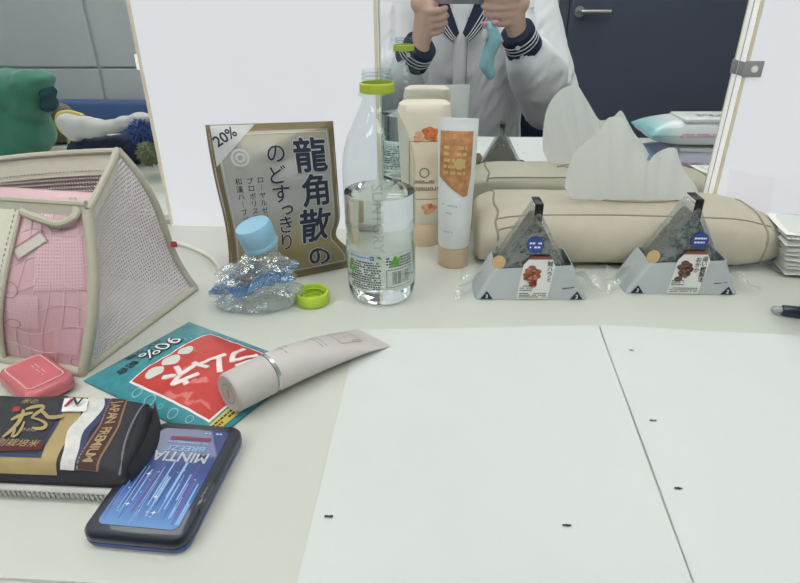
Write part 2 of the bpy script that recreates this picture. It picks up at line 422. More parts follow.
# ================================================================ papers
m_paper = mat('script_paper', (215, 219, 217), .75, vary=.01, scale=30)
m_ink = mat('black_ink', (52, 54, 58), .6)
def sheet(name, c, label, zoff, curl, marks):
    """c: four corners on the desk, anticlockwise from near left"""
    c = [Vector(p) for p in c]; ctr = sum(c, Vector()) / 4
    t = Thing(name, label, 'paper', (ctr.x, ctr.y, 0), group=None)
    def fn(u, v):
        p = (c[0] * (1 - u) + c[1] * u) * (1 - v) + (c[3] * (1 - u) + c[2] * u) * v
        return Vector((p.x, p.y, .0006 + zoff + curl * (max(0, v - .8) / .2) ** 2 * (.4 + .6 * u) + .0006 * math.sin(u * 5 + v * 4) ** 2))
    g = grid(fn, 20, 24); V, F, uv = g; n = len(V)
    V2 = V + [p - Vector((0, 0, .0003)) for p in V]
    F2 = F + [tuple(reversed([i + n for i in f])) for f in F]
    t.addw('sheet', (V2, F2), m_paper)
    mk = []
    for (u, v, s) in marks:
        p = P(u, v, .002 + zoff)
        t.addw('print_mark', join(*[move(box((0, 0, 0), (s * .0013, s * .0016 * random.uniform(.5, 1), .00006)), p + Vector((k * s * .0012, 0, 0))) for k in range(3)]), m_ink, False)
ca, cb = P(598, 327), P(358, 331)
dl = Vector((-.006, -.245, 0))
sheet('script_sheet', [P(295, 592), P(694.5, 592), ca, cb], 'plain pale script sheet lying beside the hand cream tube', 0, .0010, [(326, 516, 1.3), (564, 525, 1.3)])
dr = P(694.5, 592) - ca
cr_ = P(800, 339) + (P(800, 339) - P(700, 331)) * .25
sheet('script_sheet', [ca + dr + Vector((.0012, 0, 0)), cr_ + dr, cr_, ca + Vector((.0012, 0, 0))], 'plain pale script sheet lying in front of the pen', .0004, .0025, [(630, 350, 1.1), (651, 420, 1.2), (676, 488, 1.2)])

# ================================================================ things on the desk
m_black = mat('black_plastic', (34, 34, 38), .4)
m_white = mat('white_print', (236, 238, 236), .5, vary=.01)
m_ink2 = mat('dark_navy_ink', (42, 46, 64), .5)

# ---------------------------------------------------------------- water bottle
bc = P(385, 293); bc.x -= .003
t = Thing('water_bottle', 'clear plastic bottle half full of water, green neck ring, no cap', 'bottle', bc)
prof = [(.004, .004), (.018, .003), (.024, .0008), (.028, .0008), (.0312, .005), (.0325, .011), (.0325, .0135), (.0318, .015), (.0325, .0165), (.0325, .056), (.0316, .059), (.0322, .062), (.0316, .066), (.0322, .070), (.0325, .074), (.0325, .122), (.0320, .130), (.0300, .142), (.0262, .153), (.0212, .164), (.0168, .173), (.0140, .179), (.0127, .183), (.0127, .1855), (.0160, .1862), (.0160, .1876), (.0127, .1882), (.0122, .206), (.0108, .206)]
m_pet = film('clear_pet', (243, 247, 247), .10, .03, 1.38)
t.add('body', lathe(prof, 48), m_pet)
m_ringg = mat('lime_plastic', (196, 214, 72), .35, vary=.02, trans=.15)
t.add('neck_ring', lathe([(.0130, .1885), (.0146, .1885), (.0148, .190), (.0146, .1955), (.0138, .1962), (.0130, .1962), (.0130, .1885)], 40), m_ringg)
t.add('screw_thread', join(*[tube([(.0126 * math.cos(a), .0126 * math.sin(a), .1985 + k * .003 + .002 * a / 6.28) for a in [i * .25 for i in range(24)]], .0006, 5) for k in range(2)]), m_pet)
water = mat('water', (250, 252, 250), 0., vary=0., trans=1., ior=1.33, spec=.5)
wp = [(r - .0007, z + (.0006 if i else 0)) for i, (r, z) in enumerate(prof) if z <= .0740] + [(.0318, .104)]
t.add('water', lathe([(.0005, wp[0][1] + .0004)] + wp + [(.0310, .1046), (.0005, .1046)], 48, True, True), water)
RW = .0328
def onbottle(x, y, r=RW): 
    a = x / r - math.pi / 2 + .06
    return Vector((r * math.cos(a), r * math.sin(a), y))
rnd = random.Random(3)
lab = t.add('label', drape(rect2(-.055, .0175, .055, .0555), lambda x, y: onbottle(x, y, .0327), .003), film('label_film', (240, 244, 243), .1, .15, 1.15, haze=.12))
m_tiny = mat('small_print', (70, 76, 80), .6)
t.add('small_print', drape(tiny_rows(-.031, .019, .001, .0475, 12, rnd), onbottle, .003), m_tiny, parent=lab)
t.add('small_print', drape(tiny_rows(.006, .041, .033, .052, 4, rnd), onbottle, .003), m_tiny, parent=lab)
t.add('heading_print', drape(tiny_rows(-.031, .0495, -.006, .0525, 1, rnd), onbottle, .003), mat('sky_print', (120, 165, 205), .5), parent=lab)
t.add('heading_print', drape(rect2(-.009, .049, -.005, .053), onbottle), mat('blue_print', (60, 110, 190), .5), parent=lab)
m_mus = mat('muscat_green', (96, 160, 62), .5, vary=.25, scale=400)
for cx, cy, k in ((.0145, .0455, 15), (-.0300, .040, 12)):
    t.add('fruit_print', drape(join(*[disc2(cx + rnd.gauss(0, .0026), cy + rnd.gauss(0, .0026), .0017, n=10) for _ in range(k)]), lambda x, y: onbottle(x, y, .0329)), m_mus, parent=lab)
t.add('leaf_print', drape(poly2([(-.003, .053), (.000, .0535), (.0025, .0505), (.000, .0508)]), onbottle), mat('leaf_green', (50, 120, 60), .5), parent=lab)
t.add('barcode', drape(join(frame2(.006, .0215, .033, .0395, .0005), *[rect2(.0115 + k * .0011, .0245, .0115 + k * .0011 + rnd.choice((.0003, .0006)), .0372) for k in range(17)]), onbottle, .003), m_ink, parent=lab)
em = rot2(text2d('SUNTORY', .0135, .02), -math.pi / 2, (-.0005, .088))
t.add('embossed_lettering', drape(em, lambda x, y: onbottle(x, y, .0329), .003), film('embossed_pet', (225, 230, 230), .5, .2, 1.5))

# ---------------------------------------------------------------- loose lime cap
cc = P(313, 302)
t = Thing('bottle_cap', 'lime green screw cap lying upside down on the desk', 'bottle cap', cc)
rings = []
n = 90
for r, z in ((.0135, 0), (.0152, .0008), (.0158, .002), (.0158, .0112), (.0152, .0122), (.0138, .0122), (.0134, .0118), (.0132, .0022), (.004, .0018)):
    rings.append([((r + (.00035 if (j % 2 and r > .0155) else 0)) * math.cos(2 * math.pi * j / n), (r + (.00035 if (j % 2 and r > .0155) else 0)) * math.sin(2 * math.pi * j / n), z) for j in range(n)])
m_lime = mat('lime_cap', (190, 218, 74), .38, vary=.02)
cshell = t.add('shell', loft(rings), m_lime)
t.add('inner_thread', join(*[tube([(.0127 * math.cos(a), .0127 * math.sin(a), .005 + k * .003) for a in [i * .2618 for i in range(24)]], .0006, 5, True) for k in range(2)]), m_lime, parent=cshell)
t.add('seal_ring', lathe([(.0098, .0022), (.0098, .005), (.0108, .005), (.0108, .0022)], 36), m_lime, parent=cshell)

# ---------------------------------------------------------------- crumpled small bottle with a pale blue cap
cb_ = P(262, 303)
t = Thing('crumpled_bottle', 'squashed clear water bottle with blue label and pale blue cap', 'bottle', cb_)
tilt = Matrix.Rotation(math.radians(10), 4, 'X') @ Matrix.Rotation(math.radians(-14), 4, 'Y')
def crumple(r, a, z):
    p = Vector((r * math.cos(a), r * math.sin(a), z))
    k = min(1, r / .03) * min(1, z / .006 + .15)
    q = Vector((p.x * 55, p.y * 55, z * 90))
    rr = r * (1 + k * (.30 * noise.noise(q * .7 + Vector((3, 1, 4))) + .22 * (noise.cell(q * 1.3) - .5) + .16 * abs(noise.noise(q * 1.9)) - .05))
    # pinched to a wedge: wide in x, thin in y
    p = Vector((rr * math.cos(a) * 1.08, rr * math.sin(a) * .80, z + .006 * k * noise.noise(q * .9 + Vector((9, 2, 5)))))
    p.x += -.012 * (1 - z / .06) * k
    return p
pr = [(.006, .002), (.020, .0008), (.030, .0008), (.0345, .004), (.036, .010), (.034, .016), (.0365, .022), (.034, .028), (.0355, .033), (.031, .039), (.027, .044), (.0205, .050), (.0145, .055), (.0128, .059), (.0128, .064)]
def smoothprof(pr, k=2):
    return [tuple(p)[:2] for p in catmull([(a, b, 0) for a, b in pr], k)]
rings = []
for r, z in smoothprof(pr, 3):
    rings.append([crumple(r, 2 * math.pi * j / 54, max(z, .0008)) for j in range(54)])
def sink(p):   # lean the upper part, keep the foot on the desk
    f = min(1, max(0, p.z / .05)); q = Vector((p.x + .009 * f, p.y - .006 * f, max(p.z, .0006)))
    return q
rings = [[sink(p) for p in r] for r in rings]
t.add('body', loft(rings, True, False), film('crumpled_pet', (243, 247, 248), 1.5, .10, 1.5, bump=.5, bscale=150, haze=.07), False, fix=True)
# the label band runs diagonally round the wreck
def bandpt(u, v):
    a = 2 * math.pi * u; z = .0285 + .0095 * math.cos(a + .2) + (v - .5) * .011
    r = 0
    for (r0, z0), (r1, z1) in zip(pr, pr[1:]):
        if z0 <= z <= z1: r = r0 + (r1 - r0) * (z - z0) / max(1e-6, z1 - z0)
    r = max(r, .02)
    p = sink(crumple(r * 1.02, a, z)); return p
mb = film('blue_label_film', (168, 204, 236), 1.6, .15, 1.5, bump=.6, bscale=180, haze=.34, hazergb=(92, 148, 206))
t.add('label', grid(bandpt, 60, 4), mb, False)
mcap = mat('pale_blue_cap', (150, 198, 224), .4, vary=.02)
M = Matrix.Translation((.009, -.006, .0615)) @ tilt
n = 80; rings = []
for r, z in ((.0005, 0), (.0150, 0), (.0160, .002), (.0160, .0045), (.0157, .005), (.0160, .0055), (.0160, .020), (.0150, .0225), (.0005, .0228)):
    rings.append([((r + (.0004 if (j % 2 and .006 < z < .0205) else 0)) * math.cos(2 * math.pi * j / n), (r + (.0004 if (j % 2 and .006 < z < .0205) else 0)) * math.sin(2 * math.pi * j / n), z) for j in range(n)])
t.add('cap', xf(loft(rings), M), mcap)

# ---------------------------------------------------------------- throat candy bag
BL, BR, TL, TR = P(229, 291), P(344, 268), Q(205, 125, .535), Q(333, 121, .590)
BW, BH = .124, .158
base = (BL + BR) / 2
nrm = ((BR - BL).cross(TL - BL)).normalized()
if nrm.y > 0: nrm = -nrm
def bagpt(s, tt, lift=0., back=False):
    dxr = .0
    if s > .5: dxr = (s - .5) * 2 * (.09 * math.exp(-((tt - .07) / .10) ** 2) - .055 * math.exp(-((tt - .245) / .07) ** 2))
    else: dxr = -(.5 - s) * 2 * (-.045 * math.exp(-((tt - .35) / .3) ** 2))
    ss = s + dxr
    p = (BL * (1 - ss) + BR * ss) * (1 - tt) + (TL * (1 - ss) + TR * ss) * tt
    e = max(0, 1 - abs(2 * s - 1) ** 2.6) * max(0, 1 - abs(2 * tt - 1) ** 4)
    wr = .0016 * noise.noise(Vector((s * 5, tt * 7, 1))) + .0012 * math.sin(14 * (s * .6 + tt)) * max(0, 1 - 2.2 * abs(tt - .28))
    if tt > .95 or tt < .05: wr += .0004 * math.sin(tt * 900)
    d = .013 * e ** .7 + wr * (e ** .3) + lift
    return p + nrm * (d if not back else -.010 * e ** .7)
t = Thing('candy_bag', 'standing silver and gold throat candy bag with large black lettering', 'candy bag', (base.x, base.y, 0))
mfoil = mat('candy_foil', (168, 166, 152), .36, .35, vary=.06, scale=40, bump=.12, bscale=70)
uv_ramp(mfoil, 1, [.0, .28, .50, .82, 1.], [(134, 122, 92), (158, 146, 114), (176, 178, 176), (172, 172, 166), (146, 138, 112)])
V, F, uv = grid(lambda s, q: bagpt(s, q), 56, 64)
V2, F2, uv2 = grid(lambda s, q: bagpt(s, q, 0, True), 56, 64)
V2 = [Vector((p.x, p.y, max(p.z, .0004))) for p in V2]; V = [Vector((p.x, p.y, max(p.z, .0004))) for p in V]
k = len(V); nu = 57; nvv = 65
edge = [i for i in range(nu)] + [nu * j + nu - 1 for j in range(1, nvv)] + [nu * (nvv - 1) + i for i in range(nu - 2, -1, -1)] + [nu * j for j in range(nvv - 2, 0, -1)]
side = [(edge[i], edge[(i + 1) % len(edge)], edge[(i + 1) % len(edge)] + k, edge[i] + k) for i in range(len(edge))]
t.addw('pouch', (V + V2, F + [tuple(reversed([i + k for i in f])) for f in F2] + side, uv + uv2), mfoil)
def onbag(x, y, lift=.0006): return bagpt(x / BW, y / BH, lift)
def bagchar(ch, s, q, size, bold, parent, name='lettering', a=0., sc=(1, 1), outline=True):
    if outline: t.addw('letter_outline', drape(rot2(text2d(ch, size, bold + .035), a, (s * BW, q * BH), sc), lambda x, y: onbag(x, y, .0004), .004), m_sil, parent=parent)
    t.addw(name, drape(rot2(text2d(ch, size, bold), a, (s * BW, q * BH), sc), lambda x, y: onbag(x, y, .0008), .004), m_ink2, parent=parent)
m_sil = mat('silver_print', (196, 199, 198), .45, .1, vary=.02)
pp = t.o.children[0]
gold = mat('gold_border_print', (122, 110, 82), .4, .3)
t.addw('border_print', drape(frame2(.0, .0, BW, BH, .007), lambda x, y: onbag(x, y, .0003), .004), gold, parent=pp)
t.addw('border_line', drape(frame2(.0085, .0095, BW - .0085, BH - .0095, .0008), lambda x, y: onbag(x, y, .0005), .004), m_sil, parent=pp)
for ch, s, q, z in (('龍', .765, .795, .036), ('角', .775, .570, .034), ('散', .760, .345, .036), ('の', .735, .130, .024)):
    bagchar(ch, s, q, z, .028, pp)
for ch, s, q, z in (('の', .485, .815, .021), ('ど', .480, .690, .020), ('す', .490, .570, .020), ('っ', .525, .465, .017), ('き', .500, .375, .019), ('り', .490, .265, .019)):
    bagchar(ch, s, q, z, .012, pp)
t.addw('corner_flash', drape(poly2([(.004, BH * .995), (.004, BH * .76), (.045, BH * .995)]), lambda x, y: onbag(x, y, .0007), .004), m_sil, parent=pp)
bagchar('20%', .125, .93, .0135, .02, pp, a=.50, outline=False)
t.addw('emblem', drape(join(ring2(.026, .127, .0062, .0085), ring2(.026, .127, .0025, .0048)), lambda x, y: onbag(x, y, .0006), .003), m_sil, parent=pp)
for col, s in (('ローヤルゼリー', .335), ('プロポリス配合', .255), ('和漢ハーブパウダー', .165)):
    for i, ch in enumerate(col):
        ch2 = '｜' if ch == 'ー' else ch
        t.addw('small_lettering', drape(rot2(text2d(ch2, .0068), 0, (s * BW, BH * (.665 - i * .046))), lambda x, y: onbag(x, y, .0006), .004), m_ink2, parent=pp)

# ---------------------------------------------------------------- cream squeeze bottle standing on its cap
lb = P(423, 242)
t = Thing('lotion_bottle', 'cream squeeze bottle with orange flower print, standing on its cap', 'bottle', lb, (0, 0, .06))
def oval(a, b, z, n=36, p=2.6, cx=0, cy=0):
    out = []
    for j in range(n):
        th = 2 * math.pi * j / n; c, s = math.cos(th), math.sin(th)
        out.append((cx + a * math.copysign(abs(c) ** (2 / p), c), cy + b * math.copysign(abs(s) ** (2 / p), s), z))
    return out
m_cr = mat('cream_plastic', (228, 222, 204), .42, vary=.02)
m_peach = mat('peach_cap', (224, 202, 172), .4, vary=.02)
t.add('cap', loft([oval(.0185, .015, .0, p=2.2), oval(.019, .0155, .001, p=2.2), oval(.0195, .0155, .026, p=2.2), oval(.019, .015, .0275, p=2.2)]), m_peach)
secs = [(.0185, .0145, .0278), (.0215, .0165, .033), (.0235, .0175, .05), (.0255, .018, .08), (.0272, .018, .11), (.0285, .017, .135), (.0288, .0165, .150), (.0270, .0150, .1575), (.023, .012, .1600)]
body = t.add('body', loft([oval(a, b, z, p=2.9) for a, b, z in secs]), m_cr)
def onlot(x, y, lift=.0006):
    for (a0, b0, z0), (a1, b1, z1) in zip(secs, secs[1:]):
        if z0 <= y <= z1: f = (y - z0) / (z1 - z0); a, b = a0 + (a1 - a0) * f, b0 + (b1 - b0) * f; break
    else: a, b = .02, .015
    xx = max(-.98, min(.98, x / a)); yy = -b * (1 - abs(xx) ** 2.9) ** (1 / 2.9)
    return Vector((x, yy - lift, y))
m_or = mat('orange_petal', (206, 120, 72), .5, vary=.3, scale=300); m_rose = mat('rose_petal', (226, 170, 140), .5, vary=.2, scale=300); m_gold = mat('gold_print', (176, 148, 96), .4, .3)
m_brn = mat('brown_print', (92, 70, 58), .5)
def petals(cx, cy, R, mt, nm, k=9):
    t.add(nm, drape(join(*[disc2(cx + R * .55 * math.cos(i * 2.4) * (i / k), cy + R * .55 * math.sin(i * 2.4) * (i / k), R * .42, R * .3, 12) for i in range(1, k + 1)]), lambda x, y: onlot(x, y, .0005), .004), mt, parent=body)
t.add('label_print', drape(rect2(-.019, .040, .019, .125), lambda x, y: onlot(x, y, .0003), .004), mat('label_cream', (232, 218, 192), .5), parent=body)
t.add('label_line', drape(frame2(-.0165, .058, .0165, .122, .0006), onlot, .004), m_brn, parent=body)
petals(.006, .047, .010, m_rose, 'flower_print'); petals(.008, .049, .0055, m_or, 'flower_print', 6)
petals(.006, .130, .011, m_or, 'flower_print', 10); petals(-.006, .126, .008, m_rose, 'flower_print', 7)
t.add('lettering', drape(rot2(text2d('Aromatory', .0085, .01), math.pi, (.000, .070)), onlot, .004), m_brn, parent=body)
t.add('emblem', drape(join(ring2(0, .088, .0042, .0056)), onlot, .003), mat('sage_print', (128, 132, 112), .5), parent=body)
t.add('small_print', drape(tiny_rows(-.011, .076, .011, .080, 2, rnd), onlot, .004), m_brn, parent=body)

# ---------------------------------------------------------------- white tube on a tan cap
wt = P(453, 263)
t = Thing('cosmetic_tube', 'white cosmetic tube with orange sticker standing on tan cap', 'cosmetic tube', wt, (0, 0, -.12))
m_wt = mat('white_tube', (226, 232, 232), .35, vary=.01); m_tan = mat('tan_cap', (190, 170, 142), .42, vary=.03)
t.add('cap', loft([oval(.0150, .0150, 0, p=2), oval(.0160, .0160, .001, p=2), oval(.0165, .0165, .021, p=2), oval(.0158, .0158, .0222, p=2)]), m_tan)
ts = [(.0158, .0158, .0226), (.0168, .0166, .025), (.0172, .0165, .045), (.0180, .0150, .08), (.0190, .0115, .115), (.0196, .0060, .136), (.0196, .0022, .146), (.0196, .0012, .1535)]
body = t.add('body', loft([oval(a, b, z, p=2) for a, b, z in ts]), m_wt)
def ontube(x, y, lift=.0006):
    for (a0, b0, z0), (a1, b1, z1) in zip(ts, ts[1:]):
        if z0 <= y <= z1: f = (y - z0) / (z1 - z0); a, b = a0 + (a1 - a0) * f, b0 + (b1 - b0) * f; break
    else: a, b = ts[-1][:2]
    xx = max(-.999, min(.999, x / (a + lift)))
    return Vector((x, -(b + lift) * math.sqrt(1 - xx * xx), y))
m_st = mat('copper_sticker', (206, 150, 104), .35, .35, vary=.25, scale=160)
t.add('sticker', drape(poly2([(-.0165, .142), (.0155, .142), (.0150, .100), (.0125, .080), (.0090, .079), (-.0050, .089), (-.0160, .098)]), ontube, .003), m_st, parent=body)
t.add('sticker_print', drape(join(tiny_rows(-.012, .100, .010, .130, 5, rnd, .5)), lambda x, y: ontube(x, y, .0011), .003), mat('gold_shine', (232, 206, 140), .3, .5), parent=body)
t.add('sticker_emblem', drape(disc2(.004, .112, .0055), lambda x, y: ontube(x, y, .0014), .003), mat('gold_shine', (232, 206, 140)), parent=body)
t.add('lettering', drape(join(rot2(tiny_rows(-.008, -.001, .008, .001, 1, rnd, .7), -.1, (-.004, .070)), rot2(tiny_rows(-.004, -.001, .004, .001, 1, rnd, .7), -.1, (-.004, .062)), tiny_rows(-.010, .041, .000, .043, 1, rnd)), ontube, .003), mat('grey_print', (176, 182, 184), .5), parent=body)

# ---------------------------------------------------------------- wrapped rice balls
m_nori = mat('seaweed', (62, 70, 66), .55, vary=.2, scale=90, bump=.3, bscale=160)
m_band = mat('grey_wrap_band', (182, 190, 191), .45, vary=.015)
m_wrap = film('onigiri_film', (240, 243, 244), 1.3, .13, 1.5, bump=1., bscale=110, haze=.03)
m_flap = film('flap_film', (240, 243, 243), .4, .12, 1.4, bump=.6, bscale=70, haze=.16)
m_lab = mat('label_white', (226, 228, 224), .5); m_seal = mat('blue_seal', (52, 76, 150), .45); m_tab = mat('black_tab', (26, 27, 30), .35)
m_bl = mat('maroon_strip', (142, 82, 70), .5)
def tri(hw, hz, z0=0., r=.10, n=8):
    """rounded triangle outline (x, z)"""
    c = [(-hw, z0), (hw, z0), (0, hz)]; out = []
    for i in range(3):
        a, b, d = Vector(c[i - 1]), Vector(c[i]), Vector(c[(i + 1) % 3])
        p, q = b + (a - b) * r, b + (d - b) * r
        for k in range(n + 1):
            s = k / n; out.append(p * (1 - s) ** 2 + b * 2 * s * (1 - s) + q * s * s)
    return out
def onigiri(loc, rz, label, food, words, digits, sealoff):
    t = Thing('rice_ball', label, 'rice ball', loc, (0, 0, rz))
    rings = []
    for y, k in ((-.0172, .80), (-.0165, .93), (-.013, 1.), (.013, 1.), (.0165, .93), (.0172, .80)):
        rings.append([(p.x * k, y, .031 + (p.y - .031) * k) for p in tri(.0445, .082, .003)])
    t.add('seaweed', loft(rings), m_nori)
    rings = []
    for y, k in ((-.0192, .86), (-.0180, .97), (-.012, 1.), (.012, 1.), (.018, .97), (.0192, .86)):
        rr = []
        for i, p in enumerate(tri(.0490, .0900, .0012, .06)):
            q = Vector((p.x * k, y, .033 + (p.y - .033) * k)); f = 1 + .02 * noise.noise(q * 120); rr.append((q.x * f, q.y * f, max(.0008, q.z)))
        rings.append(rr)
    t.add('clear_wrapper', loft(rings), m_wrap)
    def sec(z):
        k = 1 - z / .103; return .0535 * k, .0212 - .02 * z * .25
    hb = .0345
    def ring(z, s=0, dz=0):
        a, b = sec(z); a -= s; b -= s; r = .004
        pts = []
        for cx, cy, a0 in ((a - r, b - r, 0), (-a + r, b - r, 90), (-a + r, -b + r, 180), (a - r, -b + r, 270)):
            for q in (0, 30, 60, 90):
                th = math.radians(a0 + q); pts.append((cx + r * math.cos(th), cy + r * math.sin(th), z + (dz * (cx / .05) if dz else 0)))
        return pts
    band = t.add('paper_band', loft([ring(.0004), ring(.012), ring(.024), ring(hb, 0, .0028), ring(hb, .0006, .0028), ring(.012, .0006), ring(.002, .0006)], True, True), m_band)
    def onf(x, z, lift=.0006): return Vector((x, -(.0212 - .005 * min(z, .0345)) - lift, z))
    lx = .002
    t.add('label', drape(poly2([(-.0165 + lx, .0015), (.0130 + lx, .0015), (.0170 + lx, .036), (.0140 + lx, .0425), (-.0080 + lx, .0425), (-.0125 + lx, .037)]), onf), m_lab, parent=band)
    t.add('label_strip', drape(rect2(-.0070 + lx, .0425, .0130 + lx, .0455), onf), m_bl, parent=band)
    rn = random.Random(len(words) + 5)
    fm = mat('food_print_' + food, (168, 96, 76) if food == 'salmon' else (110, 78, 72), .5, vary=.45, scale=420)
    fm2 = mat('food_print2_' + food, (206, 140, 112) if food == 'salmon' else (146, 112, 100), .5, vary=.3, scale=500)
    t.add('food_print', drape(join(*[disc2(-.0035 + lx + rn.gauss(0, .0030), .0255 + rn.gauss(0, .0048), .0038, .0028, 12) for _ in range(16)]), lambda x, y: onf(x, y, .0010)), fm, parent=band)
    t.add('food_print', drape(join(*[disc2(-.0035 + lx + rn.gauss(0, .0026), .0255 + rn.gauss(0, .0042), .0018, .0010, 10) for _ in range(9)]), lambda x, y: onf(x, y, .0013)), fm2, parent=band)
    for ci, wd in enumerate(words):
        for i, ch in enumerate(wd):
            t.add('lettering', drape(rot2(text2d(ch, .0056, .01), 0, (.0122 + lx - ci * .0058, .0385 - i * .0054 - ci * .001)), lambda x, y: onf(x, y, .0011)), m_ink, parent=band)
    t.add('small_print', drape(join(tiny_rows(-.0140 + lx, .003, .0115 + lx, .0085, 3, rn, .45), tiny_rows(-.0140 + lx, .0100, -.002 + lx, .0165, 3, rn, .45), rot2(tiny_rows(-.006, -.001, .006, .001, 1, rn, .5), .12, (.034, .0135))), lambda x, y: onf(x, y, .0010)), m_ink, parent=band)
    for sx, dg in ((-1, digits[0]), (1, digits[1])):
        x = sx * .0425
        t.add('corner_mark', drape(poly2([(x - .0062, .0012), (x + .0062, .0012), (x, .0098)]), onf), m_ink2, parent=band)
        t.add('corner_number', drape(rot2(text2d(dg, .0052, .02), 0, (x, .0045)), lambda x, y: onf(x, y, .0012)), m_white, parent=band)
    def onw(x, z): return Vector((x, -.0200, z))
    sl = t.add('seal', drape(disc2(sealoff, .0560, .0080), onw), m_seal)
    t.add('seal_print', drape(join(tiny_rows(sealoff - .0055, .0570, sealoff + .0055, .0592, 1, rn, .8, .15), tiny_rows(sealoff - .0050, .0530, sealoff + .0050, .0552, 1, rn, .8, .3)), lambda x, y: onw(x, y) - Vector((0, .0004, 0))), m_white, parent=sl)
    t.add('sticker', drape(disc2(-.0330, .0385, .0062, .0070), lambda x, y: Vector((x, -.0192, y))), mat('tan_sticker', (206, 178, 130), .5))
    t.add('pull_tab', join(move(box((0, 0, 0), (.0075, .0012, .022), .0003), (.0, -.0145, .0820)), box((0, -.004, .0930), (.0075, .021, .0012), .0003)), m_tab)
    # spread ends of the wrapper
    for sx in (-1, 1):
        def wing(u, v):
            y = -.019 + .034 * v; x = sx * (.047 + .026 * u * (1 - .35 * v))
            z = .030 * (1 - u) ** 1.6 * (.35 + .65 * (1 - v)) + .0012 + .004 * u * (1 + math.sin(v * 9 + sx)) + .006 * u * u * v
            return Vector((x, y - .006 * u * (1 - v), z))
        t.add('side_flap', grid(wing, 12, 12), m_flap)
f1 = (P(474, 300) + P(586, 300)) / 2
onigiri(Vector((f1.x, f1.y + .021, 0)), .045, 'wrapped triangular rice ball with salmon picture label, beside the tan-capped tube', 'salmon', ['鮭ハラミ'], '32', -.001)
f2 = (P(628, 295) + P(733, 294)) / 2
onigiri(Vector((f2.x, f2.y + .021, 0)), .02, 'wrapped triangular rice ball with brown bonito flake label, beside the cotton pads', 'bonito', ['追い鰹製法', 'おかか'], '32', .006)

# ---------------------------------------------------------------- tissue case and tissue
tc_ = Vector((.1985, .621, 0))
t = Thing('tissue_case', 'beige leather tissue case with folded seams behind the rice balls', 'tissue box', tc_, (0, 0, 0))
m_lea = mat('beige_leather', (190, 184, 166), .48, vary=.035, scale=70, bump=.18, bscale=900)
m_seam = mat('leather_seam', (150, 144, 126), .6)
L = lambda a, b, k: a + (b - a) * k
def case(s, th, lift=0.):
    """s in -1..1 along the case, th round it (0 = front middle, pi/2 = top)"""
    e = max(0., (s - .62) / .38); l = max(0., (-s - .84) / .16)
    hgt = .0585 + .0035 * math.cos(s * 1.5) - .020 * e ** 2 - .006 * l ** 2
    dep = .0545 - .014 * e ** 2.4 - .005 * l ** 2
    c, sn = math.cos(th), math.sin(th); p = 3.4
    yy = -(dep + lift) * math.copysign(abs(c) ** (2 / p), c); zz = (hgt / 2 + lift) * math.copysign(abs(sn) ** (2 / p), sn)
    x = .1530 * s
    cr = .0010 * math.sin(zz * 260 + 1) * max(0, (-s - .35)) / .65 + .0012 * noise.noise(Vector((s * 4, th * 1.5, 2)))
    yy -= cr * (1 if c > 0 else -1)
    if c > 0: yy += .010 * max(0, zz) / .03 * (1 - .3 * e)          # front leans back towards the top
    return Vector((x, yy, max(.0006, hgt / 2 + zz + .006 * e ** 2 + cr * max(0, sn))))
SS = [-1 + 2 * k / 60 for k in range(61)]
rings = [[case(s, 2 * math.pi * j / 56) for j in range(56)] for s in SS]
def shrink(r, k, dx): 
    c = sum((Vector(p) for p in r), Vector()) / len(r)
    return [Vector(((Vector(p).x + dx), c.y + (p[1] - c.y) * k, max(.0008, c.z + (p[2] - c.z) * k))) for p in r]
rings = [shrink(rings[0], .50, -.006), shrink(rings[0], .85, -.0045), shrink(rings[0], .96, -.0020)] + rings + [shrink(rings[-1], .94, .004), shrink(rings[-1], .78, .007), shrink(rings[-1], .45, .009)]
t.add('cover', loft(rings), m_lea)
def seam(pts, nm='seam', r=.0009): t.add(nm, tube([case(s, th, .0001) for s, th in pts], r, 6), m_seam)
seam([(L(-.90, .93, k / 40), L(.78, .74, k / 40) - .14 * math.exp(-k / 3)) for k in range(41)])
seam([(L(-.90, .60, k / 30), L(2.25, 2.30, k / 30)) for k in range(31)])
seam([(L(-.90, -.62, k / 12), L(.32, .42, k / 12) - .10 * math.exp(-k / 3)) for k in range(13)])
seam([(-.900 + .010 * math.sin(k), L(-1.1, 2.4, k / 24)) for k in range(25)], 'end_seam', .0013)
seam([(.880 + .006 * math.sin(k * .8), L(-1.1, 2.4, k / 24)) for k in range(25)], 'end_seam', .0013)
seam([(L(-.32, .50, k / 20), math.pi / 2 - .22 * math.sin(math.pi * k / 20)) for k in range(21)], 'slot_rim', .0012)
seam([(L(-.32, .50, k / 20), math.pi / 2 + .22 * math.sin(math.pi * k / 20)) for k in range(21)], 'slot_rim', .0012)
# the tissue: one sheet pulled up in two peaks
m_tis = mat('tissue_paper', (253, 254, 252), .9, vary=.003, spec=.1, bump=.08, bscale=120)
nt = m_tis.node_tree; tl = nt.nodes.new('ShaderNodeBsdfTranslucent'); tl.inputs[0].default_value = (.96, .98, .96, 1)
mx = nt.nodes.new('ShaderNodeMixShader'); mx.inputs[0].default_value = .48
nt.links.new(nt.nodes['Principled BSDF'].outputs[0], mx.inputs[1]); nt.links.new(tl.outputs[0], mx.inputs[2]); nt.links.new(mx.outputs[0], nt.nodes['Material Output'].inputs['Surface'])
TY = .580
prof_t = catmull([Q(u, v, TY) for u, v in ((570, 195), (572, 176), (575, 162), (580, 150), (591, 136), (602, 125), (609, 119.5), (617, 118), (624, 119), (631, 131), (639, 146), (646, 158), (651, 163), (657, 161), (666, 156), (674, 151), (680, 151.5), (685, 163), (692, 177), (702, 190), (708, 202))], 4)
